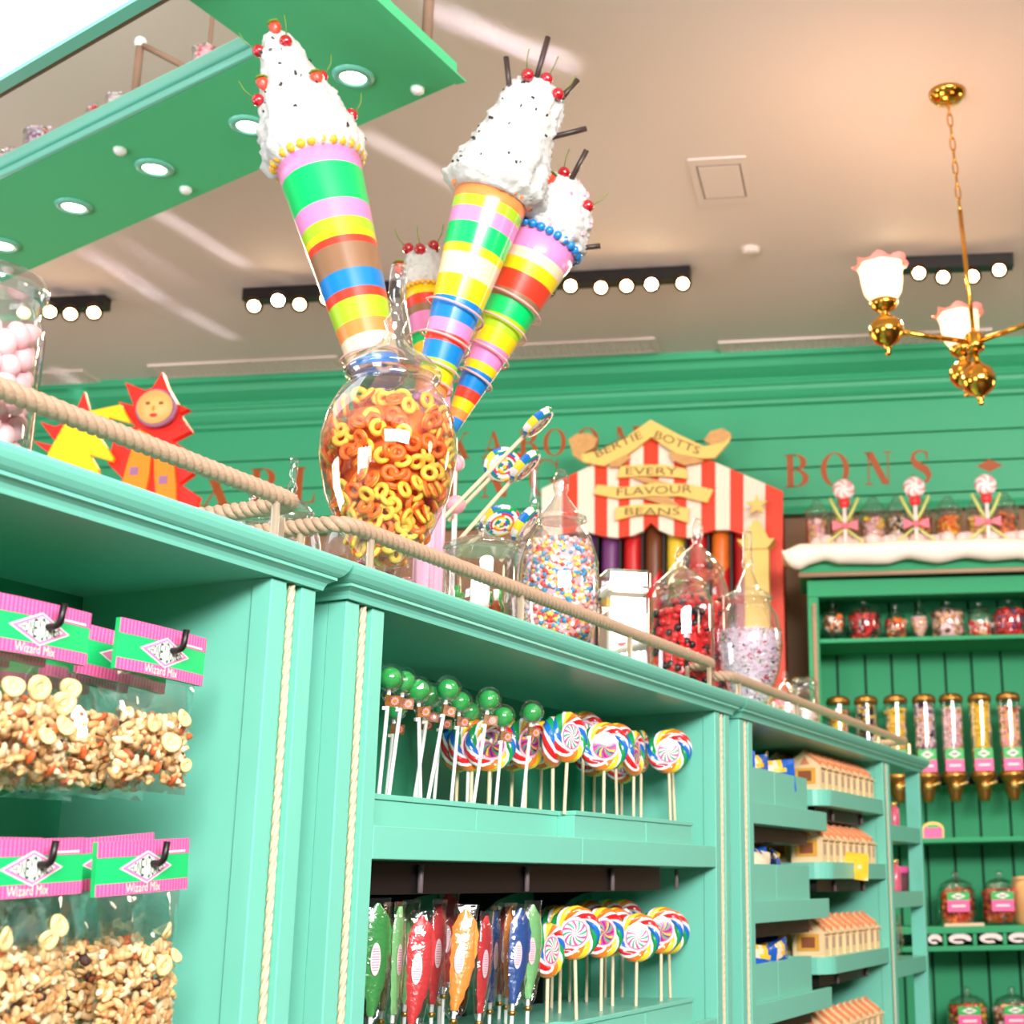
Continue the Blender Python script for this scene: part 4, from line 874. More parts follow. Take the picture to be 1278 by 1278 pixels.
# ================================================================== glass jars: shared builders
PROF = {   # (radius / widest, height / total) body, then lid
 'apothecary': ([(.46, 0), (.48, .01), (.46, .025), (.26, .06), (.16, .1), (.2, .15), (.4, .19), (.66, .245), (.88, .34), (1, .45), (.985, .51), (.9, .575), (.76, .625), (.66, .645), (.62, .66), (.68, .675)],
                [(.71, .675), (.72, .69), (.64, .705), (.56, .725), (.38, .745), (.2, .775), (.12, .81), (.17, .835), (.1, .86), (.085, .89), (.13, .9), (.13, .985), (.11, 1), (0, 1)]),
 'globe': ([(.5, 0), (.52, .01), (.62, .03), (.82, .12), (.96, .26), (1, .4), (.95, .53), (.78, .64), (.62, .69), (.56, .71), (.58, .73)], [(.66, .73), (.66, .745), (.52, .76), (.36, .8), (.22, .84), (.14, .865), (.2, .9), (.19, .95), (.1, .99), (0, 1)]),
 'urn': ([(.3, 0), (.32, .01), (.2, .03), (.34, .08), (.66, .17), (.9, .28), (1, .4), (.99, .47), (.88, .56), (.68, .61), (.62, .63), (.66, .645)], [(.74, .645), (.72, .66), (.6, .675), (.42, .69), (.3, .72), (.22, .755), (.14, .79), (.2, .82), (.17, .84), (.15, .86), (.15, .99), (.13, 1), (0, 1)]),
 'cylinder': ([(.86, 0), (.95, .015), (1, .04), (1, .6), (.96, .66), (.84, .71), (.8, .73)], [(.86, .73), (.86, .75), (.7, .78), (.45, .83), (.2, .86), (.12, .88), (.2, .92), (.2, .96), (.1, 1), (0, 1)]),
 'low': ([(.9, 0), (.96, .015), (.98, .03), (.98, .72), (.96, .75)], [(1.04, .75), (1.05, .775), (1.0, .79), (.75, .83), (.35, .86), (.14, .875), (.12, .9), (.2, .93), (.2, .98), (.1, 1), (0, 1)]),
 'wide_mouth': ([(.88, 0), (.96, .015), (1, .04), (1, .7), (.94, .755), (.88, .78), (.88, .85)], [(.95, .85), (.98, .87), (.98, .93), (.92, .96), (.7, .99), (0, 1)]),
 'footbowl': ([(.5, 0), (.5, .02), (.15, .06), (.15, .12), (.5, .18), (.9, .32), (1, .45), (.93, .6), (.8, .68)], [(.86, .68), (.84, .7), (.5, .78), (.2, .83), (.12, .86), (.18, .92), (.1, 1), (0, 1)]),
}
def fill_mesh(name, prof, z0, z1, n, size, mats, wts=None, shape='ball', seed=1, inset=.004, core_i=0, top=True):
    rnd = random.Random(seed); mb = MB()
    zs = [p[1] for p in prof]; rs = [p[0] for p in prof]
    def rr(z): return float(np.interp(z, zs, rs)) - inset
    core = [(max(rr(z0) - size * 1.1, .002), z0)] + [(max(rr(z0 + (z1 - z0) * k / 6) - size * 1.1, .002), z0 + (z1 - z0) * k / 6) for k in range(1, 7)]; core[-1] = (core[-1][0], z1 - size * .7)
    mb.lathe(core, 16, mi=core_i)
    for k in range(n):
        if top and k % 5 == 0: z = z1 + rnd.uniform(-.4, .4) * size; r = rr(min(z1, z)) * math.sqrt(rnd.random()) - size * .3
        else: z = rnd.uniform(z0 + size * .5, z1); r = rr(z) - size * rnd.uniform(.75, 1.3)
        if r < 0: r = 0
        a = rnd.uniform(0, 2 * math.pi); mi = rnd.choices(range(len(mats)), wts)[0]; b = len(mb.v); q = size * rnd.uniform(.8, 1.15)
        if shape == 'ball': mb.sphere((0, 0, 0), q, 7, 5, mi)
        elif shape == 'bean': mb.sphere((0, 0, 0), q, 7, 5, mi, sc=(.65, .6, 1.15))
        elif shape == 'flake': mb.box((-q, -q * .3, -q * .25), (q, q * .3, q * .25), mi)
        elif shape == 'berry': mb.sphere((0, 0, 0), q, 7, 5, mi, sc=(.9, .9, .8))
        elif shape == 'chunk': mb.sphere((0, 0, 0), q, 5, 3, mi, sc=(.9, .7, .8))
        mb.xf(Matrix.Translation((r * math.cos(a), r * math.sin(a), z)) @ Matrix.Rotation(rnd.uniform(0, 6.3), 4, 'Z') @ Matrix.Rotation(rnd.uniform(0, 3.1), 4, 'X') @ Matrix.Rotation(rnd.uniform(0, 3.1), 4, 'Y'), b)
    return mb.mesh(name, mats)
def jar_at(w, R, H, kind, label, name='glass_jar', group=None, n=28, seg=True, lidmat=None):
    body, lid = PROF[kind]; t = thing(name, label, 'jar', w, group=group)
    MB().lathe([(r * R, z * H) for r, z in body], n, caps=True).build('jar_body', GLASS, t)
    k0 = next((i for i in range(len(lid) - 1, 0, -1) if lid[i][1] < .8), 3)
    lo = MB().lathe([(0.6 * R, lid[0][1] * H + .0008)] + [(r * R, z * H + .0008) for r, z in lid[:k0 + 1]], n, caps=False).build('lid', lidmat or GLASS, t)
    MB().lathe([(r * R, z * H + .0008) for r, z in lid[k0:]], max(12, n // 2), caps=False).build('lid_knob', lidmat or GLASS, lo)
    return t, [(r * R, z * H) for r, z in body]
def jar(px, y, hw, ytop, kind, label, fill=None, z0=.06, z1=.5, zbase=Z1, name='glass_jar', group=None, s=None, n=28):
    s = run_s(px, y, zbase + .1) if s is None else s; w = L(s, y, zbase); R = hw * pxm(w + np.array([0, 0, .1])); H = height(w, ytop) - zbase
    t, prof = jar_at(w, R, H, kind, label, name, group, n)
    if fill:
        fn, fl, cat, k = fill; o = put(fn, fill_mesh(fn, prof, z0 * H + .003, z1 * H, **k), None, w); tag(o, fl, cat, kind='stuff')
    return w, R, H, prof
CM = {n: mat('sweet_' + n, c, .3, coat=.3) for n, c in dict(red=(214, 34, 36), black=(38, 24, 28), pink=(246, 170, 186), palepink=(248, 206, 206), orange=(242, 118, 40), yellow=(250, 206, 60), blue=(70, 170, 214), white=(246, 238, 232), green=(70, 160, 70), brown=(120, 64, 36), tan=(222, 170, 110), purple=(120, 60, 120), lilac=(226, 206, 220), peach=(250, 190, 140), amber=(196, 88, 30)).items()}
def cm(*a): return [CM[x] for x in a]

# ---- the big footed jar of peach rings
w, R, H, prof = jar(478, .21, 86, 333, 'apothecary', 'large footed apothecary jar with a tall stopper, full of ring sweets', n=40)
PEACH_O = mat('peach_ring_orange', (244, 110, 34), .4, coat=.2, bump=.3, bscale=500); PEACH_Y = mat('peach_ring_yellow', (254, 204, 74), .45, bump=.3, bscale=500)
def ring_mesh():
    mb = MB(); n, m = 14, 8; V = []; F = []; M = []
    for i in range(n):
        a = 2 * math.pi * i / n
        for j in range(m):
            b = 2 * math.pi * j / m; V.append(((.0105 + .0052 * math.cos(b)) * math.cos(a), (.0105 + .0052 * math.cos(b)) * math.sin(a), .0052 * math.sin(b)))
    for i in range(n):
        for j in range(m): F.append((i * m + j, ((i + 1) % n) * m + j, ((i + 1) % n) * m + (j + 1) % m, i * m + (j + 1) % m)); M.append(0 if j in (0, 1, 2, 3) else 1)
    mb.add(V, F, 0, True); mb.m = M; return mb.mesh('peach_ring', [PEACH_O, PEACH_Y])
RING = ring_mesh(); rnd = random.Random(5); zs = [p[1] for p in prof]; rs = [p[0] for p in prof]
za, zb2 = .185 * H, .575 * H; pts = []
tries = 0
while len(pts) < 298 and tries < 60000:
    tries += 1
    if len(pts) < 262:
        z = rnd.uniform(za, zb2); r = float(np.interp(z, zs, rs)) - .0125 - rnd.choice((0, 0, 0, .009))
    else: z = zb2 + rnd.uniform(-.004, .012); r = (float(np.interp(zb2, zs, rs)) - .016) * math.sqrt(rnd.random())
    a = rnd.uniform(0, 2 * math.pi); p = np.array([r * math.cos(a), r * math.sin(a), z])
    if all(np.linalg.norm(p - q) > .0118 for q in pts): pts.append(p)
for p in pts:
    a = math.atan2(p[1], p[0])
    M = Matrix.Translation(Vector((w + p).tolist())) @ Matrix.Rotation(a, 4, 'Z') @ Matrix.Rotation(math.pi / 2 + rnd.uniform(-.8, .8), 4, 'Y') @ Matrix.Rotation(rnd.choice((0, math.pi)), 4, 'X') @ Matrix.Rotation(rnd.uniform(-.7, .7), 4, 'X')
    o = put('peach_ring', RING); o.matrix_world = M; tag(o, 'orange and yellow ring sweet in the big apothecary jar', 'sweet', 'ring sweets in the apothecary jar')
core = MB().lathe([(max(.01, float(np.interp(z, zs, rs)) - .034), z) for z in np.linspace(za, zb2 - .01, 8)], 20)
o = core.build('packed_sweets', CM['orange'], None, w); tag(o, 'orange sweets packed deep in the big apothecary jar', 'sweets', kind='stuff')

# ---- the other jars on the cabinet tops, left to right
w, R, H, prof = jar(-32, .12, 72, 338, 'wide_mouth', 'tall jar of pale pink sweets at the left picture edge', n=36)
rnd = random.Random(8); PS = mat('pink_marshmallow', (246, 196, 200), .6, bump=.2, bscale=90)
PSM = MB().sphere((0, 0, 0), .016, 12, 8, sc=(1, .8, .75)).mesh('pink_sweet', PS); pts = []; tries = 0
while len(pts) < 150 and tries < 20000:
    tries += 1; z = rnd.uniform(.03, .72) * H; r = R - .019; a = rnd.uniform(0, 6.283); p = np.array([r * math.cos(a), r * math.sin(a), z])
    if all(np.linalg.norm(p - q) > .021 for q in pts): pts.append(p)
for p in pts:
    o = put('pink_sweet', PSM, None, w + p, rot=(rnd.uniform(0, 3), rnd.uniform(0, 3), rnd.uniform(0, 3))); tag(o, 'pale pink soft sweet in the jar at the left edge', 'sweet', 'pink sweets in the left jar')
jar(357, .42, 40, 573, 'apothecary', 'jar with a cut glass stopper behind the end of the rope rail', ('mixed_sweets', 'pale sweets in the jar behind the rope rail end', 'sweets', dict(n=160, size=.008, mats=cm('white', 'palepink', 'green'), seed=2)), .12, .42)
jar(309, .5, 34, 612, 'low', 'low glass jar behind the thick rope rail', ('mixed_sweets', 'pale sweets in the low jar behind the thick rope', 'sweets', dict(n=90, size=.008, mats=cm('white', 'palepink', 'tan'), seed=3)), .05, .5)
jar(430, .42, 36, 598, 'globe', 'round jar half hidden by the big jar of ring sweets', ('red_sweets', 'red and white sweets in the jar half hidden by ring sweets', 'sweets', dict(n=120, size=.011, mats=cm('red', 'white', 'red', 'pink'), seed=4, shape='chunk')), .05, .48)
jar(505, .47, 30, 640, 'cylinder', 'small jar of pale sweets behind the big jar foot', ('pale_sweets', 'cream sweets in the small jar behind the big jar foot', 'sweets', dict(n=100, size=.009, mats=cm('white', 'palepink', 'pink'), seed=5, shape='chunk')), .05, .55)
jar(601, .13, 47, 652, 'low', 'wide low jar with a flat knobbed lid', None)
WLJ = L(run_s(601, .13, Z1 + .05), .13, Z1); rnd = random.Random(4)
for i in range(16):
    a = rnd.uniform(0, 6.28); r = rnd.uniform(.2, 1) * .035; c = ['green', 'brown', 'orange', 'amber', 'red'][i % 5]; hh = rnd.uniform(.075, .09)
    t = thing('candy_bottle', 'small %s gummy bottle standing in the wide low jar' % dict(green='green', brown='brown', orange='orange', amber='amber', red='red')[c], 'sweet', WLJ + np.array([(.012 + .018 * (i % 3)) * math.cos(i * 1.9), (.012 + .018 * (i % 3)) * math.sin(i * 1.9), .006]), group='gummy bottles in the low jar, ' + c)
    MB().lathe([(.008, 0), (.0095, .003), (.0095, hh * .6), (.005, hh * .75)], 10).build('bottle_body', CM[c], t); MB().lathe([(.005, hh * .75), (.0055, hh), (0, hh)], 10).build('bottle_neck', CM['white' if i % 2 else 'green'], t)
t = MB().box((-.02, -.0008, .01), (.012, 0, .11)); o = t.build('paper_label', CARD_W, None, WLJ + np.array([.0, 0, 0])); o.rotation_euler = (0, 0, face_cam(WLJ)); q = CAM - WLJ; q[2] = 0; o.location = Vector((WLJ + q / np.linalg.norm(q) * .03 + np.array([0, 0, .002])).tolist()); tag(o, 'plain white paper slip inside the wide low jar', 'label')
jar(663, .33, 34, 578, 'urn', 'slender jar with a glass stopper behind the bead jar', ('pale_sweets', 'pale sweets in the slender jar behind the beads', 'sweets', dict(n=110, size=.009, mats=cm('palepink', 'white', 'peach'), seed=6)), .1, .4)
BEAD = [mat('bead_' + n, c, .35, coat=.2) for n, c in (('white', (248, 240, 232)), ('blue', (60, 160, 206)), ('red', (232, 82, 72)), ('yellow', (250, 208, 84)), ('pink', (248, 178, 180)))]
jar(697, .16, 51, 585, 'globe', 'round glass jar full of tiny rainbow candy beads', ('candy_beads', 'tiny rainbow candy beads filling the round jar', 'candy beads', dict(n=2600, size=.0051, mats=BEAD, wts=(4, 3, 2, 2.4, 2), seed=7, core_i=4)), .02, .61, n=36)
# square jar
def square_jar(px, y, hw, ytop, label):
    s = run_s(px, y, Z1 + .08); w = L(s, y, Z1); R = hw * pxm(w + np.array([0, 0, .1])); H = height(w, ytop) - Z1; t = thing('square_jar', label, 'jar', w, face_cam(w, .25))
    def rs_(r, z, k=6):
        out = []; c = r * .22
        for cx, cy, a0 in ((1, 1, 0), (-1, 1, 90), (-1, -1, 180), (1, -1, 270)):
            for i in range(k): q = math.radians(a0 + 90 * i / (k - 1)); out.append((cx * (r - c) + c * math.cos(q), cy * (r - c) + c * math.sin(q), z))
        return out
    def loft(secs, name, m, par):
        mb = MB(); V = sum([rs_(*q) for q in secs], []); n = 24; F = []
        for i in range(len(secs) - 1):
            for k in range(n): F.append((i * n + k, i * n + (k + 1) % n, (i + 1) * n + (k + 1) % n, (i + 1) * n + k))
        F += [tuple(range(n))[::-1], tuple((len(secs) - 1) * n + k for k in range(n))]
        mb.add(V, F); return mb.build(name, m, par)
    loft([(R * .9, 0), (R * .94, .006), (R * .94, H * .74), (R * .84, H * .79), (R * .84, H * .84)], 'jar_body', GLASS, t)
    loft([(R, H * .845), (R, H * .97), (R * .92, H)], 'lid', GLASS, t); loft([(R * .9, H * .8), (R * .92, H * .83)], 'seal', WHITE, t)
    o = loft([(R * .86, .004), (R * .88, .01), (R * .88, H * .6), (R * .8, H * .63)], 'white_sweets', CM['white'], None); o.location = Vector(w.tolist()); o.rotation_euler = (0, 0, face_cam(w, .25)); tag(o, 'white powdery sweets packed in the square jar', 'sweets', kind='stuff')
    mb = MB(); mb.prism([(.012 * math.cos(i * .628), .02 * math.sin(i * .628)) for i in range(10)], -R * .89 - .001, -R * .89, 0); MB
    o = mb.build('sweet_shape', CM['yellow'], None, w + np.array([0, 0, H * .42])); o.rotation_euler = (0, 0, face_cam(w, .25)); tag(o, 'yellow shaped sweet pressed to the square jar wall', 'sweet')
    mb = MB(); mb.prism([(.012 * math.cos(i * .628), .014 * math.sin(i * .628)) for i in range(10)], -R * .89 - .001, -R * .89, 0)
    o = mb.build('sweet_shape', CM['red'], None, w + np.array([-.016 * math.cos(face_cam(w, .25)), -.016 * math.sin(face_cam(w, .25)), H * .35])); o.rotation_euler = (0, 0, face_cam(w, .25)); tag(o, 'red shaped sweet pressed to the square jar wall', 'sweet')
square_jar(778, .12, 29, 716, 'square glass jar with a square lid, white contents')
jar(871, .33, 41, 648, 'cylinder', 'tall domed-lid jar behind the berry sweets jar', ('berry_sweets', 'red and black berry sweets in the rear domed jar', 'sweets', dict(n=320, size=.011, mats=cm('red', 'red', 'black'), seed=9, shape='berry')), .04, .6)
jar(851, .14, 41, 684, 'cylinder', 'glass jar of red and black berry sweets', ('berry_sweets', 'red and black berry sweets in the front jar', 'sweets', dict(n=330, size=.0115, mats=cm('red', 'red', 'black'), seed=10, shape='berry')), .03, .56, n=32)
jar(936, .17, 42, 664, 'urn', 'tapered jar of white nonpareil sweets with tall stopper', ('sprinkle_sweets', 'white sweets flecked with coloured sprinkles in the tapered jar', 'sweets', dict(n=1500, size=.0062, mats=cm('lilac', 'lilac', 'white', 'green', 'red', 'purple', 'black'), wts=(10, 10, 6, 1, 1.6, 1, .6), seed=11, shape='flake')), .1, .47, n=36)
jar(912, .3, 17, 830, 'low', 'little jar of pale sweets behind the rail corner', ('pale_sweets', 'pale pink sweets in the little jar by the rail corner', 'sweets', dict(n=80, size=.008, mats=cm('palepink', 'white', 'pink'), seed=12)), .05, .6)
jar(947, .28, 15, 826, 'cylinder', 'little jar of red sweets under the tapered jar', ('red_sweets', 'red sweets in the little jar under the tapered jar', 'sweets', dict(n=80, size=.009, mats=cm('red', 'red', 'white'), seed=13, shape='chunk')), .05, .5)
jar(981, .3, 19, 838, 'cylinder', 'pale sweet jar, left one of the pair on the far cabinet', ('pale_sweets', 'pale sweets in the left jar of the far pair', 'sweets', dict(n=90, size=.009, mats=cm('palepink', 'white', 'tan', 'pink'), seed=14)), .05, .6)
jar(1004, .36, 18, 846, 'wide_mouth', 'pale sweet jar, right one of the pair on the far cabinet', ('pale_sweets', 'pale sweets in the right jar of the far pair', 'sweets', dict(n=90, size=.009, mats=cm('palepink', 'white', 'tan'), seed=15)), .05, .6)
w_ = L(run_s(755, .3, Z1 + .05), .3, Z1); o = MB().lathe([(.03, 0), (.032, .004), (.032, .1), (.026, .108)], 20).build('orange_tin', CM['orange'], None, w_); tag(o, 'orange tin between the bead jar and square jar', 'tin')

# ================================================================== giant ice cream cones
CONEC = {n: mat('cone_' + n, c, .3, coat=.4) for n, c in dict(pink=(238, 140, 196), green=(0, 206, 104), lime=(172, 212, 40), yellow=(252, 210, 24), orange=(246, 140, 70), red=(232, 62, 40), brown=(150, 110, 80), blue=(16, 128, 206), cream=(244, 214, 180), gold=(240, 176, 40)).items()}
CREAMW = mat('whipped_cream', (206, 203, 198), .7, bump=.8, bscale=70); CHOC = mat('chocolate', (62, 44, 40), .4); CHERRY = mat('cherry', (178, 14, 30), .15, coat=1); STRAW = mat('strawberry', (232, 66, 40), .3, coat=.5, bump=.5, bscale=200); LEAF = mat('strawberry_leaf', (120, 140, 40), .6); PINKWIRE = mat('pink_wire', (240, 176, 170), .4)
def giant_cone(label, tip_px, rim_px, top_px, y, rim_hw, bands, cream_hw, decor, seed, frill, wires, cream_prof, speck=40, speckm='black', tp=.9):
    rnd = random.Random(seed); dep = depth(L(run_s(533, y, Z1 + .15), y, Z1 + .4)); tip = onD(*tip_px, dep); rim = onD(*rim_px, dep + .11); top = onD(*top_px, dep + .18); d = rim - tip; Ln = float(np.linalg.norm(d)); Rr = rim_hw * pxm(rim)
    t = thing('ice_cream_cone', label, 'cone', tip, group='giant ice cream cones'); t.matrix_world = orient(tip, d, face_cam(tip))
    names = []; prof = []; mi = []
    for a, b, c in bands:                   # a..b measured from the rim down
        if c not in names: names.append(c)
    for i, (a, b, c) in enumerate(bands):
        for q in ([a, b] if i == 0 else [b]): prof.append((Rr * (1 - tp * q), Ln * (1 - q)))
        mi.append(names.index(c))
    MB().lathe(prof, 36, mi=mi, caps=True).build('cone_body', [CONEC[n] for n in names], t)
    fr_ = MB(); n = 26
    for k in range(n): q = 2 * math.pi * k / n; fr_.sphere((Rr * 1.02 * math.cos(q), Rr * 1.02 * math.sin(q), Ln), Rr * .13, 8, 5)
    fr_.build('rim_frill', CONEC[frill], t)
    Hc = float(np.linalg.norm(top - rim)); Rc = cream_hw * pxm(rim); mb = MB(); N, Mz = 84, 54; V = []; F = []
    pz = [p[1] for p in cream_prof]; prr = [p[0] for p in cream_prof]
    Minv = t.matrix_world.inverted(); tl = Minv @ Vector(top.tolist())
    for j in range(Mz + 1):
        v = j / Mz; f = v * v; r = Rc * float(np.interp(v, pz, prr)); z = Ln - .1 * Rc + (Hc + .1 * Rc) * v
        for k in range(N):
            q = 2 * math.pi * k / N; p = Vector((math.cos(q) * 2.2, math.sin(q) * 2.2, v * 5 + seed)); b = 1 + .1 * noise.noise(p) + .1 * noise.noise(p * 2.7) + .07 * noise.noise(p * 6) + .05 * noise.noise(p * 13)
            V.append((tl.x * max(0, (z - Ln) / Hc) + r * b * math.cos(q), tl.y * max(0, (z - Ln) / Hc) + r * b * math.sin(q), z + .012 * Rc * noise.noise(p * 5)))
    for j in range(Mz):
        for k in range(N): F.append((j * N + k, j * N + (k + 1) % N, (j + 1) * N + (k + 1) % N, (j + 1) * N + k))
    F.append(tuple(range(N))[::-1]); F.append(tuple(Mz * N + k for k in range(N)))
    mb.add(V, F, 0, True); cr = mb.build('whipped_cream', CREAMW, t)
    def surf(q, v):
        j = int(v * Mz); k = int(q / (2 * math.pi) * N) % N; return Vector(V[j * N + k]), Vector((math.cos(q), math.sin(q), .35))
    sp = MB()
    for i in range(speck):
        p, n_ = surf(rnd.uniform(0, 6.28), rnd.uniform(.1, .95)); r = rnd.uniform(.0025, .005); b = len(sp.v); sp.box((-r, -r * .5, -r * .5), (r, r * .5, r * .5)); sp.xf(Matrix.Translation(p) @ Matrix.Rotation(rnd.uniform(0, 3), 4, 'Z') @ Matrix.Rotation(rnd.uniform(0, 3), 4, 'Y'), b)
    o = sp.build('sprinkles', CM[speckm], t); o['kind'] = 'stuff'
    for kind, q, v, ln in decor:            # q degrees round the axis, 270 faces the camera
        p, n_ = surf(math.radians(q), v)
        if kind == 'cherry':
            c = MB().sphere(p + n_ * .004, .0135, 14, 10).build('cherry', CHERRY, t); MB().tube([p + n_ * .014, p + n_ * .03 + Vector((0, 0, .012)), p + n_ * .036 + Vector((0, 0, .03))], .0011, 5).build('cherry_stem', LEAF, c)
        elif kind == 'straw':
            c = MB().lathe([(0, -.018), (.007, -.012), (.013, .0), (.013, .007), (.006, .012), (0, .012)], 12, tuple(p + n_ * .005)).build('strawberry', STRAW, t); MB().lathe([(0, .017), (.012, .011), (.014, .014)], 6, tuple(p + n_ * .005), caps=False).build('strawberry_leaf', LEAF, c)
        elif kind == 'stick':
            dd = (n_.normalized() * .55 + Vector((0, 0, 1.0))).normalized() if v > .8 else (n_ + Vector((0, 0, .25))).normalized()
            if v > .96: dd = Vector((.0, 0, 1)) + n_ * .12
            MB().tube([p - dd * .02, p + dd * ln * 1.15], .006, 7).build('chocolate_stick', CHOC, t)
    for a, b in wires:
        pts_ = [];
        for i in range(19):
            q = 2 * math.pi * i / 18; f = a + (b - a) * i / 18; r = Rr * (1 - tp * f) * 1.16 + .003; pts_.append((r * math.cos(q + 1.6), r * math.sin(q + 1.6), Ln * (1 - f)))
        MB().tube(pts_, .0024, 6).build('pink_wire_coil', PINKWIRE, t)
    return t
def bands(*a): return [(a[i], a[i + 2], a[i + 1]) for i in range(0, len(a) - 2, 2)]
CP_TALL = [(.9, 0), (1.06, .07), (1.02, .18), (.9, .32), (.8, .45), (.66, .58), (.5, .75), (.42, .86), (.3, .96), (.1, 1)]
CP_MID = [(.9, 0), (1.12, .08), (1.06, .2), (.9, .4), (.78, .62), (.7, .82), (.6, .94), (.28, 1)]
CP_LOW = [(.9, 0), (1.06, .12), (1.02, .35), (.86, .6), (.6, .85), (.15, 1)]
giant_cone('giant striped ice cream cone leaning left, topped with strawberries', (474, 478), (397, 203), (343, 42), .36, 52, bands(0, 'pink', .09, 'green', .25, 'pink', .33, 'lime', .38, 'yellow', .41, 'red', .44, 'brown', .55, 'blue', .63, 'red', .67, 'lime', .76, 'orange', .82, 'cream', .91, 'blue', 1.0), 60,
    [('straw', 270, .97, 0), ('cherry', 285, .84, 0), ('straw', 215, .56, 0), ('cherry', 205, .48, 0), ('straw', 305, .5, 0), ('cherry', 200, .86, 0), ('cherry', 340, .6, 0), ('cherry', 345, .28, 0)], 1, 'gold', [(.86, .93), (.93, 1.0)], CP_TALL, 46, tp=.46)
giant_cone('giant striped cone with chocolate sticks and cherries on top', (532, 505), (614, 246), (674, 106), .34, 46, bands(0, 'orange', .07, 'lime', .12, 'pink', .19, 'green', .29, 'yellow', .33, 'cream', .43, 'yellow', .53, 'blue', .63, 'pink', .69, 'red', .73, 'blue', .81, 'lime', .85, 'yellow', .91, 'orange', .96, 'pink', 1.0), 56,
    [('cherry', 250, .93, 0), ('cherry', 320, .9, 0), ('cherry', 290, .99, 0), ('stick', 200, .9, .05), ('stick', 260, .985, .075), ('stick', 345, .93, .045), ('stick', 350, .62, .06)], 2, 'orange', [(.53, .6), (.68, .74), (.81, .86), (.88, .93), (.95, 1.0)], CP_MID, 70, tp=.62)
giant_cone('giant striped cone with pink-dusted cream, rightmost of the bunch', (560, 540), (679, 302), (712, 222), .40, 45, bands(0, 'pink', .11, 'cream', .16, 'yellow', .22, 'red', .31, 'brown', .35, 'green', .43, 'lime', .5, 'yellow', .57, 'pink', .66, 'yellow', .7, 'blue', .79, 'red', .84, 'yellow', .89, 'orange', .93, 'blue', 1.0), 49,
    [('cherry', 255, .9, 0), ('straw', 240, .7, 0), ('cherry', 330, .66, 0), ('stick', 280, .86, .06), ('stick', 350, .2, .025)], 3, 'blue', [(.31, .37), (.43, .48), (.57, .62), (.7, .75)], CP_LOW, 60, 'pink', tp=.82)
giant_cone('smaller cone behind, cream topped with dark cherries', (545, 520), (531, 366), (527, 308), .46, 27, bands(0, 'yellow', .08, 'red', .16, 'brown', .22, 'pink', .36, 'green', .45, 'yellow', .55, 'pink', .7, 'orange', 1.0), 29,
    [('cherry', 215, .85, 0), ('cherry', 265, .72, 0), ('cherry', 320, .88, 0), ('straw', 190, .5, 0)], 4, 'gold', [(.36, .42)], CP_LOW, 14, tp=.5)
# pink stand holding the cones
s = run_s(533, .38, Z1 + .15); w = L(s, .38, Z1); t = thing('cone_stand', 'glossy pink ribbed pole holding up the giant cones', 'stand', w); hz3 = height(w, 468) - Z1
PSTAND = mat('stand_pink', (246, 178, 204), .25, coat=.6)
MB().lathe([(.055, 0), (.057, .006), (.03, .014), (.026, .02), (.026, hz3 - .04), (.034, hz3 - .03), (.034, hz3)], 24).build('pole', PSTAND, t)
for k in range(6): q = k * math.pi / 3; MB().cyl((.025 * math.cos(q), .025 * math.sin(q), .02), (.025 * math.cos(q), .025 * math.sin(q), hz3 - .035), .006, n=8).build('rib', PSTAND, t)
MB().sphere((0, 0, hz3), .03, 14, 10).build('top_ball', PSTAND, t)
for px, py, y, r, lab in ((569, 578, .45, 11, 'pink round lollipop, upper one beside the cone stand'), (569, 630, .36, 12, 'pink round lollipop, lower one beside the cone stand')):
    h = onL(px, py, y); s_, _, z_ = toL(h); t = thing('pink_ball_lollipop', lab, 'lollipop', L(s_, y, Z1), group='pink ball lollipops')
    MB().sphere((0, 0, z_ - Z1), r * pxm(h), 16, 10).build('candy_ball', CM['pink'], t); MB().cyl((0, 0, 0), (0, 0, z_ - Z1), .0035, n=8).build('stick', WHITE, t)
# ---- big swirl lollipops leaning out of a jar
BIGSW = []
def big_swirl():
    mb = MB(); n = 64; turns = 3.2; R = .04; V = []; F = []; M = []
    for side in (-1, 1):
        b = len(V); V.append((0, side * .011, 0))
        rings = 9
        for j in range(1, rings + 1):
            for k in range(n): a = 2 * math.pi * k / n; r = R * j / rings; V.append((r * math.cos(a), side * (.011 * math.sqrt(max(0, 1 - (j / rings) ** 4)) + .0), r * math.sin(a)))
        for k in range(n): f = (b, b + 1 + k, b + 1 + (k + 1) % n); F.append(f if side > 0 else f[::-1]); M.append(2)
        for j in range(rings - 1):
            for k in range(n):
                f = (b + 1 + j * n + k, b + 1 + (j + 1) * n + k, b + 1 + (j + 1) * n + (k + 1) % n, b + 1 + j * n + (k + 1) % n); F.append(f if side > 0 else f[::-1]); M.append([0, 5, 4, 5, 3, 2, 5, 1][int((j / rings * turns + k / n) * 8 / 1.6) % 8] if j < rings - 2 else [4, 5, 0, 3, 5, 4, 2, 5][(k // 5) % 8])
    mb.add(V, F, 0, True); mb.m = M; return mb.mesh('swirl_disc', RAINBOW)
BIG = big_swirl()
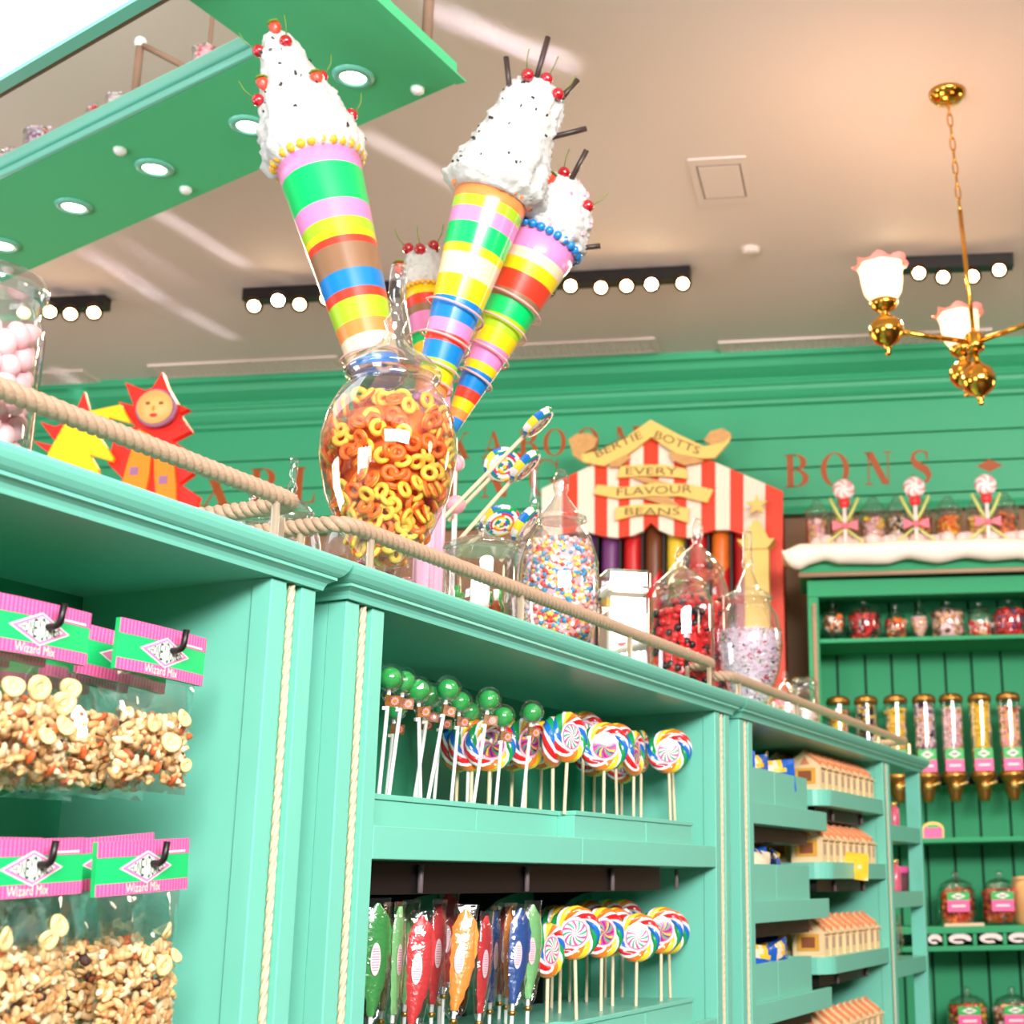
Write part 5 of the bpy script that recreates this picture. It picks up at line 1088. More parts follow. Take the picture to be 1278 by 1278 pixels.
for i, (hx, hy, ax, ay, sx, sy, y, nrm, lab) in enumerate((
    (671, 527, 693, 503, 548, 652, .30, 'side', 'big rainbow lollipop leaning highest, seen edge on'), (628, 580, 655, 560, 560, 650, .34, 'face', 'big rainbow spiral lollipop showing its face'),
    (655, 581, 680, 557, 575, 672, .24, 'side', 'big rainbow lollipop seen edge on below the highest one'), (624, 650, 650, 640, 570, 690, .28, 'tilt', 'big rainbow lollipop lying back over the low jar'),
    (655, 653, 672, 630, 625, 700, .20, 'side', 'big wrapped rainbow lollipop right of the low jar'))):
    dep = depth(L(run_s(600, y, Z1 + .1), y, Z1 + .1)); h = onD(hx, hy, dep); st = onD(sx, sy, dep + .01); d = Vector((h - st).tolist()).normalized(); vw = Vector((CAM - h).tolist()).normalized()
    nside = d.cross(vw).normalized(); nn = {'side': nside * .965 + vw * .26, 'face': vw * .9 + nside * .35 + Vector((0, 0, -.2)), 'tilt': Vector((0, 0, 1)) * -.8 + vw * .45}[nrm]
    nn = (nn - d * nn.dot(d)).normalized(); x = (-nn).cross(d).normalized() * -1
    t = thing('big_swirl_lollipop', lab, 'lollipop', (0, 0, 0), group='big swirl lollipops'); yv = -nn; xv = yv.cross(d).normalized()
    t.matrix_world = Matrix(((xv.x, yv.x, d.x, h[0]), (xv.y, yv.y, d.y, h[1]), (xv.z, yv.z, d.z, h[2]), (0, 0, 0, 1)))
    put('swirl_disc', BIG, t); so = put('stick', SSTICK, t, loc=(0, 0, -.039)); so.scale = (.0042, .0042, float(np.linalg.norm(h - st)) - .039)
# ================================================================== tall green cabinet on the right
RB = math.atan(.03); XR = np.array([math.cos(RB), -math.sin(RB), 0]); YRV = np.array([math.sin(RB), math.cos(RB), 0]); OR = np.array([0, 6.0, 0])
def rc(px, py, off=0.):                     # pixel -> cabinet coordinates, off metres in front of its face
    d = ray(px, py); t = ((OR - off * YRV - CAM) @ YRV) / (d @ YRV); w = CAM + t * d - OR; return float(w @ XR), float(w[2])
def rcw(x, y, z): return OR + x * XR + y * YRV + np.array([0, 0, z])
KX = 1.0 / (FPX / 6.1)                       # about a pixel there, in metres
xl, zt = rc(1007, 721); xr = rc(1400, 721)[0]; zt0 = rc(1022, 745)[1]; xs = rc(1023, 800)[0]; DEP = .38
cab = thing('wall_cabinet', 'tall green wall cabinet with open shelves on the right', 'cabinet', OR, -RB)
def cb(name, a, b, m=MINT_DARK, bev=.003): return MB().box(a, b).build(name, m, cab, bevel=bev)
zc1 = rc(1030, 694)[1]
cb('header', (xl, 0, zt0), (xr, .06, zt - .012)); cb('crown', (xl - .03, -.05, zt + .006), (xr, DEP, zc1 + .03))
MB().tube([(xl - .035, -.055, zt), (xr, -.055, zt)], .011, 8).build('crown_rope', ROPE2, cab)
st = cb('stile', (xl, 0, 0), (xs, .06, zt0 - .0005)); rope_mesh([((xl + xs) / 2 + .004, -.006, .3), ((xl + xs) / 2 + .004, -.006, zt0 - .03)], .011, .09, 5, 6).build('rope_trim', ROPE2, st)
cb('side_panel', (xl, .0605, 0), (xl + .03, DEP, zt - .02)); cb('top_board', (xl + .031, .0605, zt - .05), (xr, DEP, zt - .02))
cb('stile', (xr - (xs - xl), -.0005, 0), (xr, .0595, zt0 - .0005)); cb('side_panel', (xr - .03, .0605, 0), (xr, DEP - .031, zt - .051))
gaps = [rc(px, 840, -DEP + .03)[0] for px in (1045, 1080, 1113, 1147, 1180, 1213, 1250, 1284, 1318, 1352)]; edges = [xl + .03] + gaps + [xr]
for a, b in zip(edges, edges[1:]): cb('back_plank', (a + .005, DEP - .03, 0), (b - .005, DEP - .012, zt - .05), bev=.003)
MB().box((xl + .03, DEP - .012, 0), (xr, DEP, zt - .05)).build('backing_board', mat('gap_dark_green', (10, 60, 36), .7), cab)
z1s = rc(1025, 797)[1]; z2s = rc(1155, 1046)[1]; z3a = rc(1160, 1157)[1]; z3b = rc(1160, 1188)[1]; z4 = rc(1160, 1300)[1]
cb('shelf', (xs, .01, z1s - .018), (xr - .031, DEP - .031, z1s)); cb('shelf', (xs, .01, z2s - .02), (xr, DEP - .031, z2s))
cb('shelf', (xs, .01, z3a - .028), (xr, DEP - .031, z3a)); cb('shelf', (xs, .01, z3b), (xr, DEP - .031, z3b + .02)); cb('shelf', (xs, .01, z4 - .02), (xr, DEP - .031, z4))
for a in (1180, 1217.5, 1255, 1292): x = rc(a, 1175)[0]; cb('divider', (x - .008, .012, z3b + .0205), (x + .008, DEP - .032, z3a - .0285))
cb('dispenser_rail', (xs, .2, rc(1200, 975)[1]), (xr, .23, rc(1200, 964)[1]), BLACK)
# icing along the crown
ICE = mat('icing_white', (250, 236, 222), .6, bump=.25, bscale=20); ICEP = mat('icing_pink', (246, 214, 210), .7, bump=.5, bscale=40)
low = [(976, 698), (982, 711), (992, 714), (1000, 712), (1010, 706), (1030, 700), (1047, 705), (1080, 704), (1110, 705), (1134, 699), (1172, 704), (1205, 697), (1238, 702), (1270, 697), (1300, 702), (1345, 697), (1400, 701)]
lowx = [rc(a, b, .09)[0] for a, b in low]; lowz = [rc(a, b, .09)[1] for a, b in low]; zi = rc(1100, 677, .09)[1]
mb = MB(); V = []; F = []; NX = 90; K = 10
for i in range(NX + 1):
    x = lowx[0] + (xr - lowx[0]) * i / NX; zl_ = float(np.interp(x, lowx, lowz)); e = min(1, (i + .3) / 5) ** .5; nz = .008 * noise.noise(Vector((x * 6, 0, 2)))
    cz = (zl_ + zi) / 2; hz2 = (zi - zl_) / 2
    for k in range(K):
        q = 2 * math.pi * k / K; y = -.1 - .038 * math.cos(q) * e * (1 + .3 * noise.noise(Vector((x * 9, k, 0)))); z = cz + hz2 * e * math.sin(q) + nz
        if math.cos(q) < -.2 and math.sin(q) > .2: y = .2
        V.append((x, y, z))
for i in range(NX):
    for k in range(K): F.append((i * K + k, (i + 1) * K + k, (i + 1) * K + (k + 1) % K, i * K + (k + 1) % K))
F += [tuple(range(K)), tuple(NX * K + k for k in range(K))[::-1]]
mb.add(V, F, 0, True); o = mb.build('icing', ICE, None, OR, -RB); tag(o, 'white sugar icing draped over the green cabinet top', 'icing')
mb = MB(); x0 = rc(1020, 668, 0)[0]; zq = rc(1100, 667, 0)[1]
for i in range(60):
    x = x0 + (xr - x0) * i / 60; mb.sphere((x, .02 + .02 * math.sin(i * 2.1), zq - .03), .032 + .008 * math.sin(i * 1.3), 8, 6)
o = mb.build('pink_frosting', ICEP, None, OR, -RB); tag(o, 'pale pink piped frosting behind the white icing', 'frosting', kind='stuff')
cb('top_platform', (xl, .0, zc1 + .031), (xr, DEP, zq - .062))
# jars
def rjar(px, off, hw, ytop, zb_, kind, label, fill=None, z0=.05, z1=.55, group=None, n=20):
    x, _ = rc(px, 800, off); w = rcw(x, -off, zb_); R = hw * pxm(w); H = height(w, ytop) - zb_; t, prof = jar_at(w, R, H, kind, label, group=group, n=n)
    if fill:
        fn, fl, cat, k = fill; k = dict(k); k.setdefault('n', 110); o = put(fn, fill_mesh(fn, prof, z0 * H + .004, z1 * H, **k), None, w); tag(o, fl, cat, kind='stuff')
    return w, R, H, t
def sw(col, lab, sd, size=.018, shape='chunk', n=120): return ('jar_sweets', lab, 'sweets', dict(mats=cm(*col), size=size, seed=sd, shape=shape, n=n))
rjar(1041, -.12, 15.5, 750, z1s, 'footbowl', 'footed bowl jar, leftmost on the top shelf', sw(('peach', 'orange', 'white', 'brown'), 'mixed sweets in the leftmost footed jar', 31), .2, .55)
rjar(1080, -.12, 21, 749, z1s, 'cylinder', 'wide jar of red sweets, second on the top shelf', sw(('red', 'red', 'black'), 'red sweets in the second top shelf jar', 32), .04, .62)
rjar(1119, -.12, 15, 753, z1s, 'globe', 'round jar of mixed sweets, third on the top shelf', sw(('peach', 'red', 'orange', 'brown'), 'mixed sweets in the third top shelf jar', 33), .05, .5)
rjar(1149, -.12, 12, 747, z1s, 'urn', 'slim urn jar, fourth on the top shelf', sw(('peach', 'palepink'), 'peach sweets in the slim urn jar', 34, .014), .06, .5)
rjar(1184, -.12, 21.5, 749, z1s, 'cylinder', 'wide jar of pale mixed sweets, fifth on the top shelf', sw(('palepink', 'tan', 'peach', 'brown'), 'pale mixed sweets in the fifth top shelf jar', 35), .04, .64)
rjar(1224, -.12, 16, 750, z1s, 'cylinder', 'jar part full of red sweets, sixth on the top shelf', sw(('red', 'red', 'peach', 'white'), 'red sweets in the sixth top shelf jar', 36), .04, .36)
rjar(1261, -.12, 21, 747, z1s, 'cylinder', 'wide dark red sweet jar, rightmost on the top shelf', sw(('red', 'red', 'purple'), 'dark red sweets in the rightmost top shelf jar', 37), .04, .62)
HEXG = PROF
PROF['hexagon'] = ([(.96, 0), (1, .02), (1, .66), (.9, .72)], [(1.02, .72), (1.02, .8), (.8, .86), (.5, .92), (.3, 1), (0, 1)])
zj = zq - .0615
for px, hw, yt, col, lab in ((1024, 14, 624, ('palepink', 'tan', 'pink'), 'pink sweet'), (1056, 15, 622, ('yellow', 'tan', 'peach'), 'yellow sweet'), (1096, 17, 621, ('palepink', 'tan', 'pink', 'yellow'), 'pale pink sweet'), (1127, 13, 618, ('white', 'black', 'tan'), 'black and white sweet'), (1157, 14, 622, ('brown', 'orange', 'tan'), 'brown sweet'), (1192, 17, 620, ('orange', 'yellow', 'orange'), 'orange sweet'), (1229, 14, 620, ('tan', 'yellow', 'peach'), 'tan sweet'), (1264, 18, 616, ('amber', 'brown', 'orange'), 'amber sweet')):
    rjar(px, -.16, hw, yt, zj, 'hexagon', 'six-sided %s jar on top of the green cabinet' % lab, sw(col, '%ss in the jar on top of the green cabinet' % lab, px), .03, .6, 'six-sided jars on the cabinet top', n=6)
# peppermint ornaments
PEP = [mat('peppermint_white', (252, 236, 234), .35), mat('peppermint_red', (222, 70, 90), .35)]; BOW = mat('bow_pink', (244, 120, 140), .5); LIMEC = mat('lime_ribbon', (214, 222, 130), .5)
for i, (px, py) in enumerate(((1053, 611), (1141, 608), (1230, 605))):
    x, z = rc(px, py, .05); w = rcw(x, -.05, 0); t = thing('peppermint_lollipop', 'peppermint swirl lollipop ornament on the cabinet top, %s' % ('leftmost', 'middle one', 'rightmost')[i], 'ornament', rcw(x, -.05, zi - .01), -RB, 'peppermint ornaments')
    hz4 = z - zi + .01; R = 14 * KX; n = 32; mb = MB(); V = []; F = []; M = []
    for side in (-1, 1):
        b = len(V); V.append((0, side * .022, hz4))
        for j, (f_, yy) in enumerate(((.3, .022), (.65, .019), (.9, .012), (1, 0))):
            for k in range(n): a = 2 * math.pi * k / n + f_ * 1.1; V.append((R * f_ * math.cos(a), side * yy, hz4 + R * f_ * math.sin(a)))
        for k in range(n): f = (b, b + 1 + k, b + 1 + (k + 1) % n); F.append(f if side > 0 else f[::-1]); M.append(0)
        for j in range(3):
            for k in range(n): f = (b + 1 + j * n + k, b + 1 + (j + 1) * n + k, b + 1 + (j + 1) * n + (k + 1) % n, b + 1 + j * n + (k + 1) % n); F.append(f if side > 0 else f[::-1]); M.append(1 if k % 5 < 1 + (j > 1) else 0)
    mb.add(V, F, 0, True); mb.m = M; mb.build('peppermint_disc', PEP, t)
    MB().cyl((0, 0, 0), (0, 0, hz4 - R), .009, n=10).build('stick', PEP[0], t)
    MB().sphere((0, -.0, hz4 - R - .012), .026, 12, 8, sc=(1, .7, 1)).build('red_collar', mat('collar_red', (232, 50, 56), .35), t)
    bw = MB()
    for s in (-1, 1): bw.prism([(0, hz4 * .36), (s * .055, hz4 * .36 + .026), (s * .055, hz4 * .36 - .02)][::s], -.02, -.005)
    bw.build('bow', BOW, t); MB().sphere((0, -.015, hz4 * .36), .015, 10, 6).build('bow_knot', BOW, t)
    for s in (-1, 1):
        MB().tube([(0, .008, hz4 * .42), (s * .03, .008, hz4 * .6), (s * .062, .008, hz4 * .86)], .008, 6).build('lime_ribbon', LIMEC, t)
        MB().tube([(0, .008, hz4 * .34), (s * .045, .008, hz4 * .2), (s * .075, .008, hz4 * .12), (s * .06, .008, .012)], .006, 6).build('lime_ribbon', LIMEC, t)
# dispensers
LBG = mat('label_green', (30, 180, 80), .45); LBP = mat('label_pink', (250, 92, 160), .45)
def lab_mesh(Wd, h1, h2, y=-.001):
    m = MB(); N = 8
    for z0, z1_, mi in ((h2, h2 + h1, 0), (0, h2, 1)):
        m.box((-Wd, y - .001, z0), (Wd, y, z1_), mi)
    m.prism([(Wd * .68 * math.cos(i * math.pi / 2), h2 + h1 / 2 + h1 * .38 * math.sin(i * math.pi / 2)) for i in range(4)], y - .002, y - .001, 2)
    m.box((-Wd * .3, y - .0026, h2 + h1 * .42), (Wd * .3, y - .002, h2 + h1 * .58), 3); m.box((-Wd * .62, y - .0018, h2 * .42), (Wd * .62, y - .001, h2 * .58), 2)
    return m.mesh('paper_label', [LBG, LBP, CARD_W, INKG])
zt_, zb_, zf_ = rc(1190, 866, -.1)[1], rc(1190, 964, -.1)[1], rc(1190, 1001, -.1)[1]; RT = 14 * KX
tubep = [(RT, 0), (RT, zt_ - zb_ - .035)]
TUBE = MB().lathe(tubep, 24, caps=False).mesh('clear_tube', GLASS); CAP = MB().lathe([(RT * 1.06, zt_ - zb_ - .035), (RT * 1.08, zt_ - zb_ - .02), (RT * .95, zt_ - zb_ - .008), (RT * .6, zt_ - zb_), (0, zt_ - zb_)], 24).mesh('tube_cap', GOLD)
FUN = MB().lathe([(RT * .45, zf_ - zb_), (RT * .5, zf_ - zb_ + .015), (RT * .62, zf_ - zb_ + .03), (RT * .72, zf_ - zb_ + .055), (RT * .78, -.045), (RT * .95, -.035), (RT * 1.12, -.02), (RT * 1.12, -.004), (RT, 0)], 24).mesh('outlet', GOLD)
HAN = MB().lathe([(0, -.012), (.016, -.012), (.016, .012), (0, .012)], 10).xf(Matrix.Translation((.0, -RT * .8, -.06)) @ Matrix.Rotation(1.2, 4, 'Y')).cyl((0, -RT * .85, -.06), (.05, -RT * .9, -.045), .006, n=6).mesh('turn_handle', GOLDC)
LBL = lab_mesh(RT * .8, .045, .05, -RT - .002)
for i, (px, cols) in enumerate(((1048, ('yellow', 'tan', 'amber')), (1083, ('black', 'yellow', 'lilac', 'brown')), (1120, ('yellow', 'yellow', 'peach')), (1156, ('palepink', 'tan', 'purple', 'black', 'lilac')), (1190, ('palepink', 'pink', 'tan', 'lilac')), (1226, ('yellow', 'yellow', 'yellow')), (1262, ('peach', 'tan', 'amber', 'pink')), (1298, ('palepink', 'tan')))):
    x, _ = rc(px, 940, -.1); w = rcw(x, .1, zb_)
    desc = ['amber gummies', 'black and yellow sweets', 'pale yellow sweets', 'speckled pink sweets', 'pink mixed sweets', 'bright yellow sweets', 'peach and tan sweets', 'pink sweets'][i]
    t = thing('candy_dispenser', 'bronze-capped tube dispenser of %s, %s in the row' % (desc, nth(i).replace(' from left', '')), 'dispenser', w, -RB, 'tube dispensers in the green cabinet')
    for n_, m_ in (('clear_tube', TUBE), ('tube_cap', CAP), ('outlet', FUN), ('turn_handle', HAN), ('paper_label', LBL)): put(n_, m_, t)
    f_ = MB; o = put('tube_sweets', fill_mesh('tube_sweets', [(RT, 0), (RT, 1)], .002, zt_ - zb_ - (.05 if i % 2 else .07), 190, .012, cm(*cols), seed=50 + i, shape='chunk', inset=.003), None, w); tag(o, '%s filling the %s tube dispenser' % (desc, ORD[i]), 'sweets', kind='stuff')
# sign card, jars with labels, rolled bags
x, _ = rc(1166, 1040, 0); w = rcw(x, .06, z2s); t = thing('shelf_sign', 'small arched pink sign card on the shelf', 'sign', w, -RB)
def arch(s): return [(-.045 * s, 0.001 if s < 1 else 0), (.045 * s, 0.001 if s < 1 else 0), (.045 * s, .04 * s)] + [(.045 * s * math.cos(q), .04 * s + .028 * s * math.sin(q)) for q in (.5, 1.0, 1.57, 2.14, 2.64)] + [(-.045 * s, .04 * s)]
MB().prism(arch(1), 0, .006).build('card', CM['yellow'], t); MB().prism(arch(.86), -.001, 0).build('print', LBP, t); MB().prism([(-.025, .044), (.025, .044), (.02, .056), (-.02, .056)], -.002, -.001).build('logo', LBG, t)
JL = lab_mesh(.045, .032, .045)
for i, (px, yt, zz_, col, lab) in enumerate(((1177, 1087, z3a, ('amber', 'brown', 'orange', 'red'), 'labelled jar of amber sweets, left on the middle shelf'), (1229, 1087, z3a, ('amber', 'red', 'brown', 'amber'), 'labelled jar of amber sweets, right on the middle shelf'), (1183, 1232, z4, ('brown', 'amber', 'yellow', 'red'), 'labelled jar of brown sweets, left on the bottom shelf'), (1236, 1232, z4, ('tan', 'palepink', 'brown', 'peach'), 'labelled jar of pinkish sweets, right on the bottom shelf'), (1290, 1236, z4, ('amber', 'red'), 'jar of amber sweets at the right picture edge'))):
    off = -.1; w, R, H, t = rjar(px, off, 24 if i < 2 else 26, yt, zz_, 'cylinder', lab, sw(col, 'sweets in the ' + lab, 70 + i, .02, n=130), .03, .6)
    if i < 4: t.rotation_euler = (0, 0, -RB); put('paper_label', JL, t, loc=(0, -R - .003, H * .26))
x, _ = rc(1284, 1130, -.1); w = rcw(x, .1, z3a); t = thing('nut_tub', 'tan tub of nuts at the right picture edge', 'tub', w); H = height(w, 1098) - z3a
MB().lathe([(.055, 0), (.06, .01), (.066, H * .85), (.06, H)], 20).build('tub_body', CM['tan'], t); MB().lathe([(.062, H), (.062, H + .012), (.03, H + .016)], 20).build('lid', CM['peach'], t)
o = MB().box((-.08, -.02, 0), (.08, .02, .012)).build('wooden_scoop', WOODST, None, rcw(rc(1203, 1150, -.03)[0], .03, z3a), -RB); tag(o, 'wooden scoop lying between the two amber sweet jars', 'scoop')
ROLL = mat('rolled_bag_white', (244, 232, 228), .6, bump=.2, bscale=30)
for i, (px, hw) in enumerate(((1167, 9), (1198, 15), (1237, 15), (1273, 15))):
    x, _ = rc(px, 1175, 0); R = hw * KX; zz_ = z3b + .021; mb = MB(); n = 14; pts_ = []
    for k in range(n + 1): q = -.4 + k * 5.6 / n; pts_.append((R * (.95 - .012 * k) * math.cos(q), .026 + .024 * (1 - .02 * k) * math.sin(q)))
    po = pts_; pi = [(a * .6, .022 + (b - .026) * .25) for a, b in pts_]
    V = [(a, y, b) for y in (0, .22) for pl in (po, pi) for a, b in pl]; m_ = n + 1; F = []
    for k in range(n): F += [(k, k + 1, m_ + k + 1, m_ + k), (2 * m_ + k + 1, 2 * m_ + k, 3 * m_ + k, 3 * m_ + k + 1), (k, 2 * m_ + k, 2 * m_ + k + 1, k + 1), (m_ + k + 1, 3 * m_ + k + 1, 3 * m_ + k, m_ + k)]
    F += [(0, m_, 3 * m_, 2 * m_), (n, 2 * m_ + n, 3 * m_ + n, m_ + n)]
    mb.add(V, F, 0, False); o = mb.build('rolled_bag', ROLL, None, rcw(x, .014, zz_), -RB); tag(o, 'white rolled paper bag in the cubby row, %s' % nth(i), 'bag', 'rolled bags in the cubbies')

# ================================================================== striped booth sign in front of the far wall
SO = .36
REDP = mat('booth_red', (240, 62, 22), .45); CRM = mat('booth_cream', (252, 232, 212), .5); YEL = mat('banner_yellow', (246, 206, 112), .5); YELD = mat('banner_curl', (214, 160, 96), .5, vary=.2, bscale=40); INK = mat('banner_ink', (120, 84, 44), .6); NAVY = mat('booth_dark', (40, 30, 46), .6)
def bp(px, py, o=0.): x, z = wl(px, py, SO + o); return (x, z)
booth = thing('booth_sign', 'red and white striped booth sign with yellow banners', 'sign', OW, -WA)
Y0 = -SO
topx = [676, 742, 772, 815, 858, 893, 977]; topy = [610, 579, 566, 546, 562, 577, 613]
botx = [676, 716, 735, 752, 770, 790, 803, 812, 822, 838, 858, 876, 893, 910, 930, 955, 977]; boty = [672, 664, 664, 669, 671, 668, 662, 652, 661, 668, 671, 666, 661, 661, 668, 671, 672]
edg = [676, 702, 721, 742, 758, 772, 786, 803, 822, 841, 857, 875, 893, 911, 928, 955, 977]
for i in range(len(edg) - 1):
    a, b = edg[i], edg[i + 1]; xsn = sorted({a, b} | {q for q in topx + botx if a < q < b})
    up = [(q, float(np.interp(q, topx, topy))) for q in xsn]; dn = [(q, float(np.interp(q, botx, boty))) for q in xsn]
    MB().prism([bp(*p) for p in dn] + [bp(*p) for p in up[::-1]], Y0, Y0 + .03).build('awning_stripe', REDP if i % 2 else CRM, booth)
x0 = bp(690, 700)[0]; x1 = bp(977, 700)[0]; zt_b = bp(800, 640)[1]; zbt = bp(800, 880)[1]
MB().box((x0, Y0 + .16, 0), (x1, Y0 + .2, zt_b)).build('booth_back', NAVY, booth)
xr0 = bp(953, 700)[0]; MB().box((xr0, Y0 + .002, 0), (x1, Y0 + .16, bp(965, 640)[1])).build('booth_side', REDP, booth)
xl0 = bp(676, 700)[0]; MB().box((xl0, Y0 + .002, 0), (bp(690, 700)[0], Y0 + .16, bp(685, 640)[1])).build('booth_side', REDP, booth)
MB().box((bp(690, 700)[0], Y0 + .002, 0), (xr0, Y0 + .16, zbt - .02)).build('booth_base', REDP, booth)
zt2 = bp(800, 640)[1]
for i, (px, c) in enumerate(((728, ('purple', 'yellow', 'pink')), (757, ('purple', 'yellow', 'red')), (785, ('red', 'purple', 'purple')), (812, ('brown', 'red', 'red')), (840, ('yellow', 'green', 'yellow')), (868, ('red', 'orange', 'brown')), (897, ('orange', 'red', 'orange')), (925, ('red', 'pink', 'yellow')))):
    x = bp(px, 700)[0]; r = .045; H = zt2 - zbt + .02; prof = [(r, 0)] + [(r, H * k / 6) for k in range(1, 7)]; mb = MB(); mb.lathe(prof, 16, (x, Y0 + .11, zbt - .02), mi=[2, 2, 1, 1, 0, 0]); mb.v = [(v_[0], v_[1], v_[2] + (.06 if 0 < (k_ // 16) < 6 else 0) * math.cos(2 * math.pi * (k_ % 16) / 16)) for k_, v_ in enumerate(mb.v)]
    mb.build('sweet_column', cm(*c), booth); MB().box((x + r + .002, Y0 + .06, zbt - .02), (x + r + .012, Y0 + .13, zt2)).build('column_divider', BLACK, booth)
def banner(pts_top, pts_bot, y, txt, th, ww, m=YEL):
    n = len(pts_top); b = MB().prism([bp(*p) for p in pts_bot] + [bp(*p) for p in pts_top[::-1]], Y0 + y, Y0 + y + .02).build('banner', m, booth); return b
def banner_text(par, txt, p0, p1, y, hpx):
    a = np.array(bp(*p0)); b = np.array(bp(*p1)); d = b - a; l = float(np.linalg.norm(d)); mb = MB(); txt_xz(mb, txt, *((a + b) / 2), Y0 + y - .002, width=l, height=hpx * KX, rot=math.atan2(d[1], d[0])); mb.build('banner_lettering', INK, par)
b1 = banner([(728, 571), (752, 566), (780, 552), (814, 528)], [(730, 580), (756, 585), (786, 570), (815, 549)], -.05, '', 0, 0); banner_text(b1, 'BERTIE', (746, 571), (803, 546), -.05, 11)
b2 = banner([(814, 528), (850, 547), (880, 561), (905, 556), (914, 548)], [(815, 549), (846, 570), (878, 576), (894, 575), (911, 556)], -.0505, '', 0, 0); banner_text(b2, 'BOTTS', (820, 546), (875, 567), -.0505, 11)
for pts_ in ([(712, 552), (722, 545), (738, 544), (748, 551), (744, 562), (728, 571), (730, 580), (718, 572)], [(880, 553), (888, 542), (903, 538), (913, 544), (914, 549), (905, 556), (890, 560)], [(760, 580), (782, 568), (788, 575), (776, 585), (765, 586)], [(836, 568), (852, 566), (868, 573), (880, 579), (856, 584), (842, 578)]):
    MB().prism([bp(*p) for p in pts_][::-1], Y0 - .045, Y0 - .022).build('banner_curl', YELD, booth)
b3 = banner([(776, 585), (800, 583), (830, 583), (857, 588)], [(772, 599), (800, 597), (830, 597), (860, 600)], -.04, '', 0, 0); banner_text(b3, 'EVERY', (783, 591), (847, 591), -.04, 10)
b4 = banner([(747, 608), (780, 611), (820, 606), (860, 607), (891, 614)], [(743, 619), (775, 625), (815, 622), (850, 622), (884, 630)], -.042, '', 0, 0); banner_text(b4, 'FLAVOUR', (772, 617), (865, 613), -.042, 11)
b5 = banner([(770, 636), (800, 632), (830, 632), (861, 637)], [(770, 652), (800, 644), (830, 645), (860, 655)], -.04, '', 0, 0); banner_text(b5, 'BEANS', (782, 641), (850, 641), -.04, 10)
MB().prism([bp(*p) for p in ((790, 598), (808, 598), (838, 606), (820, 610))][::-1], Y0 - .036, Y0 - .022).build('banner_fold', YELD, booth)
MB().prism([bp(*p) for p in ((800, 623), (835, 622), (850, 634), (835, 634))][::-1], Y0 - .036, Y0 - .022).build('banner_fold', YELD, booth)
# yellow column with obelisk and star
cx, zb4 = bp(946, 680); yy = Y0 - .07
MB().box((cx - .055, yy - .03, 0), (cx + .055, yy + .06, zb4 - .045)).build('column_shaft', YEL, booth); MB().prism([(cx - .05, zb4 - .044), (cx + .05, zb4 - .044), (cx + .085, zb4), (cx - .085, zb4)], yy - .045, yy + .065).build('column_capital', YEL, booth)
MB().prism([(cx - .06, zb4 + .001), (cx + .06, zb4 + .001), (cx + .012, zb4 + .095), (cx - .012, zb4 + .095)], yy - .02, yy + .05).build('obelisk', YEL, booth)
sx, sz = bp(947, 637); MB().prism([(sx + (.052 if i % 2 == 0 else .022) * math.sin(i * math.pi / 5), sz + (.052 if i % 2 == 0 else .022) * math.cos(i * math.pi / 5)) for i in range(10)][::-1], yy - .03, yy - .01).build('star', YEL, booth)

# ================================================================== sun figures at the left
YS = 4.3
def sp_(px, py): w = plane_pt(px, py, YS); return (float(w[0]), float(w[2]))
SR = mat('sun_red', (240, 40, 26), .45); SY = mat('sun_yellow', (252, 208, 20), .45); SOR = mat('sun_orange', (250, 142, 20), .45); SF = mat('sun_face', (246, 188, 110), .5); SPU = mat('sun_purple', (168, 110, 150), .5); SBR = mat('sun_brown', (150, 80, 40), .6)
def cut(polys, name, m, par, y0, y1):
    for p in polys: MB().prism([sp_(*q) for q in p][::-1] if poly_cw(p) else [sp_(*q) for q in p], y0, y1).build(name, m, par)
def poly_cw(p): return sum(p[i][0] * p[(i + 1) % len(p)][1] - p[(i + 1) % len(p)][0] * p[i][1] for i in range(len(p))) > 0
zpl = sp_(150, 665)[1]
o = MB().box((sp_(20, 640)[0], YS - .1, 0), (sp_(262, 640)[0], YS + .25, zpl)).build('display_plinth', MINT_DARK); tag(o, 'green plinth under the sun figures behind the cabinets', 'plinth')
sf = thing('sun_figure', 'red and orange cut-out sun figure with a smiling face', 'cut-out', (0, YS, 0))
cut([[(161, 481), (186, 491), (195, 488), (207, 468.6), (214, 488), (226, 508), (240, 514), (228, 519), (243, 541), (219, 553), (243, 568), (222, 578), (246, 593), (228, 606), (252, 622), (240, 664.5), (146, 664.5), (158, 600), (140, 582), (150, 540), (174, 536), (153, 505), (172, 510)]], 'red_rays', SR, sf, -.03, 0)
cut([[(180, 540), (198, 550), (193, 600), (178, 664), (146, 664), (166, 585)], [(199, 552), (222, 560), (226, 610), (228, 664), (206, 664), (200, 600)]], 'orange_ribbon', SOR, sf, -.045, -.0305)
fx, fz = sp_(204.5, 517); k = YS / FPX
MB().lathe([(.062, 0), (.062, .02)], 32).xf(Matrix.Translation((fx, -.0455, fz)) @ Matrix.Rotation(math.pi / 2, 4, 'X')).build('face_rim', SPU, sf)
MB().lathe([(.056, .0), (.056, .008), (0, .008)], 32).xf(Matrix.Translation((fx, -.0656, fz)) @ Matrix.Rotation(math.pi / 2, 4, 'X')).build('face', SF, sf)
for dx in (-.021, .021): MB().sphere((fx + dx, -.074, fz + .012), .008, 10, 6, sc=(1, .3, .7)).build('eye', SBR, sf)
MB().sphere((fx - .002, -.075, fz - .006), .006, 8, 6, sc=(.7, .6, 1.6)).build('nose', SOR, sf); MB().sphere((fx, -.074, fz - .028), .013, 12, 6, sc=(1, .3, .5)).build('mouth', SR, sf)
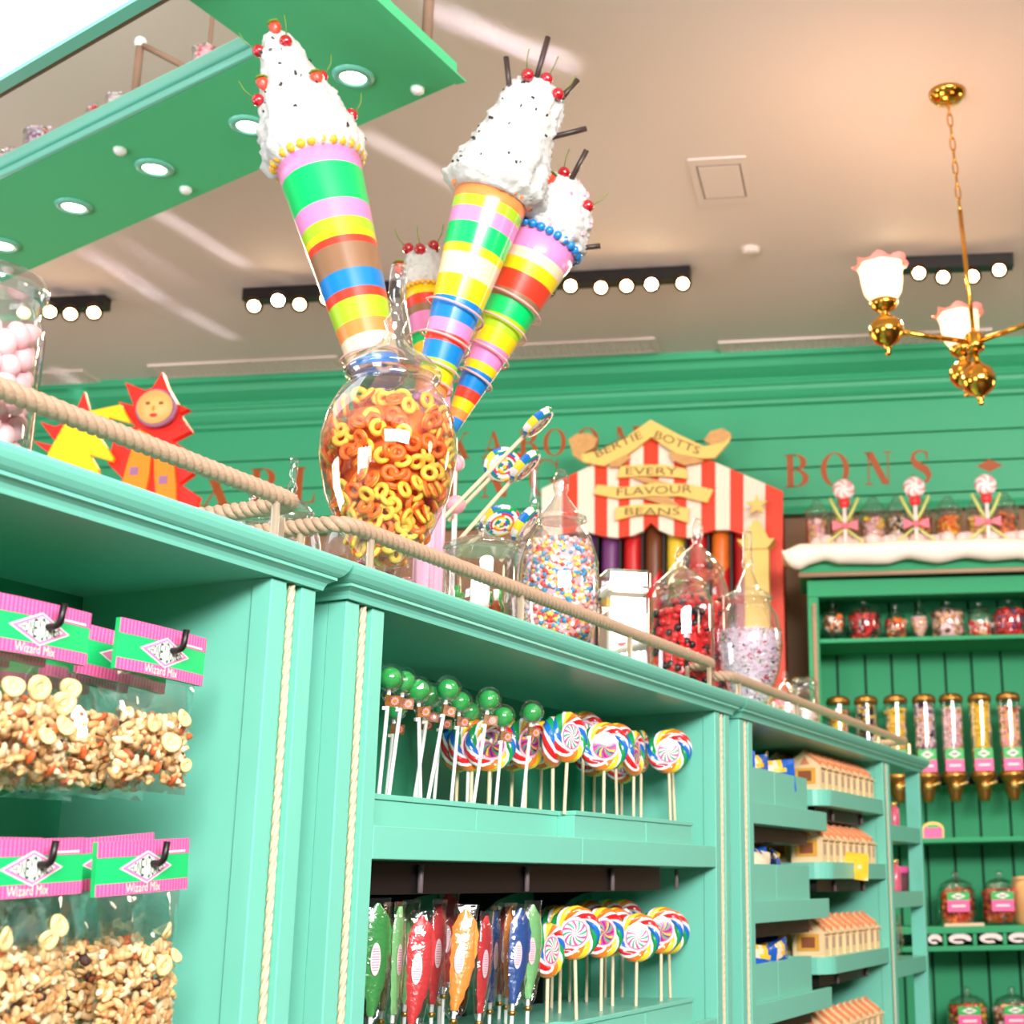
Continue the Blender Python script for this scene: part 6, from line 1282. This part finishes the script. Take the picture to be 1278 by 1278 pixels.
for px, py in ((175, 593), (211, 604)): x_, z_ = sp_(px, py); MB().box((x_ - .013, -.047, z_ - .013), (x_ + .013, -.0455, z_ + .013)).build('ribbon_mark', SPU, sf)
yf = thing('star_figure', 'yellow cut-out figure with red spikes left of the sun face', 'cut-out', (0, YS, 0))
cut([[(97, 530), (121, 522), (162, 513), (174, 536), (148, 529), (136, 553), (153, 579), (151, 583), (124, 575), (134, 592), (143, 664.5), (52, 664.5), (73, 572)]], 'yellow_body', SY, yf, -.065, -.0475)
cut([[(114, 495), (123, 528), (98, 530)], [(59, 532), (78, 538), (92, 532), (82, 562)], [(50, 555.5), (78, 562), (74, 574)]], 'red_spike', SR, yf, -.047, -.032)
x_, z_ = sp_(258, 634); o = MB().sphere((0, 0, 0), .03, 14, 9, sc=(1.3, 1, .8)).build('pink_puff', CM['palepink'], None, (x_ - .03, YS, zpl + .024)); tag(o, 'pale pink fluffy sweet beside the sun figure', 'sweet')

# ================================================================== jars on the hanging shelf
for px, py, hw, yt, kind, cols, lab in ((256, 88, 17, 52, 'low', ('pink', 'palepink', 'red'), 'pink sweet jar, rightmost on the hanging shelf'), (146, 142, 15, 113, 'low', ('white', 'tan', 'lilac'), 'pale low jar beside the rope hanger on the hanging shelf'), (117, 156, 16, 128, 'globe', ('red', 'pink', 'red'), 'round red sweet jar on the hanging shelf'), (52, 186, 22, 160, 'low', ('lilac', 'orange', 'purple'), 'dark mixed sweet jar on the hanging shelf'), (12, 206, 17, 182, 'globe', ('white', 'lilac', 'palepink'), 'white sweet jar, leftmost on the hanging shelf')):
    w = onZ(px, py - 3, ZF + TF); dv = np.array([w[0], w[1], 0]); w = w + dv / np.linalg.norm(dv) * .09; w[2] = ZF + TF + .001; R = hw * pxm(w); H = height(w, yt) - w[2]
    H = max(H, R * 1.3); t, prof = jar_at(w, R, H, kind, lab, n=20); o = put('jar_sweets', fill_mesh('jar_sweets', prof, .05 * H, .82 * H, 110, R * .2, cm(*cols), seed=int(px), shape='chunk'), None, w); tag(o, 'sweets in the ' + lab, 'sweets', kind='stuff')
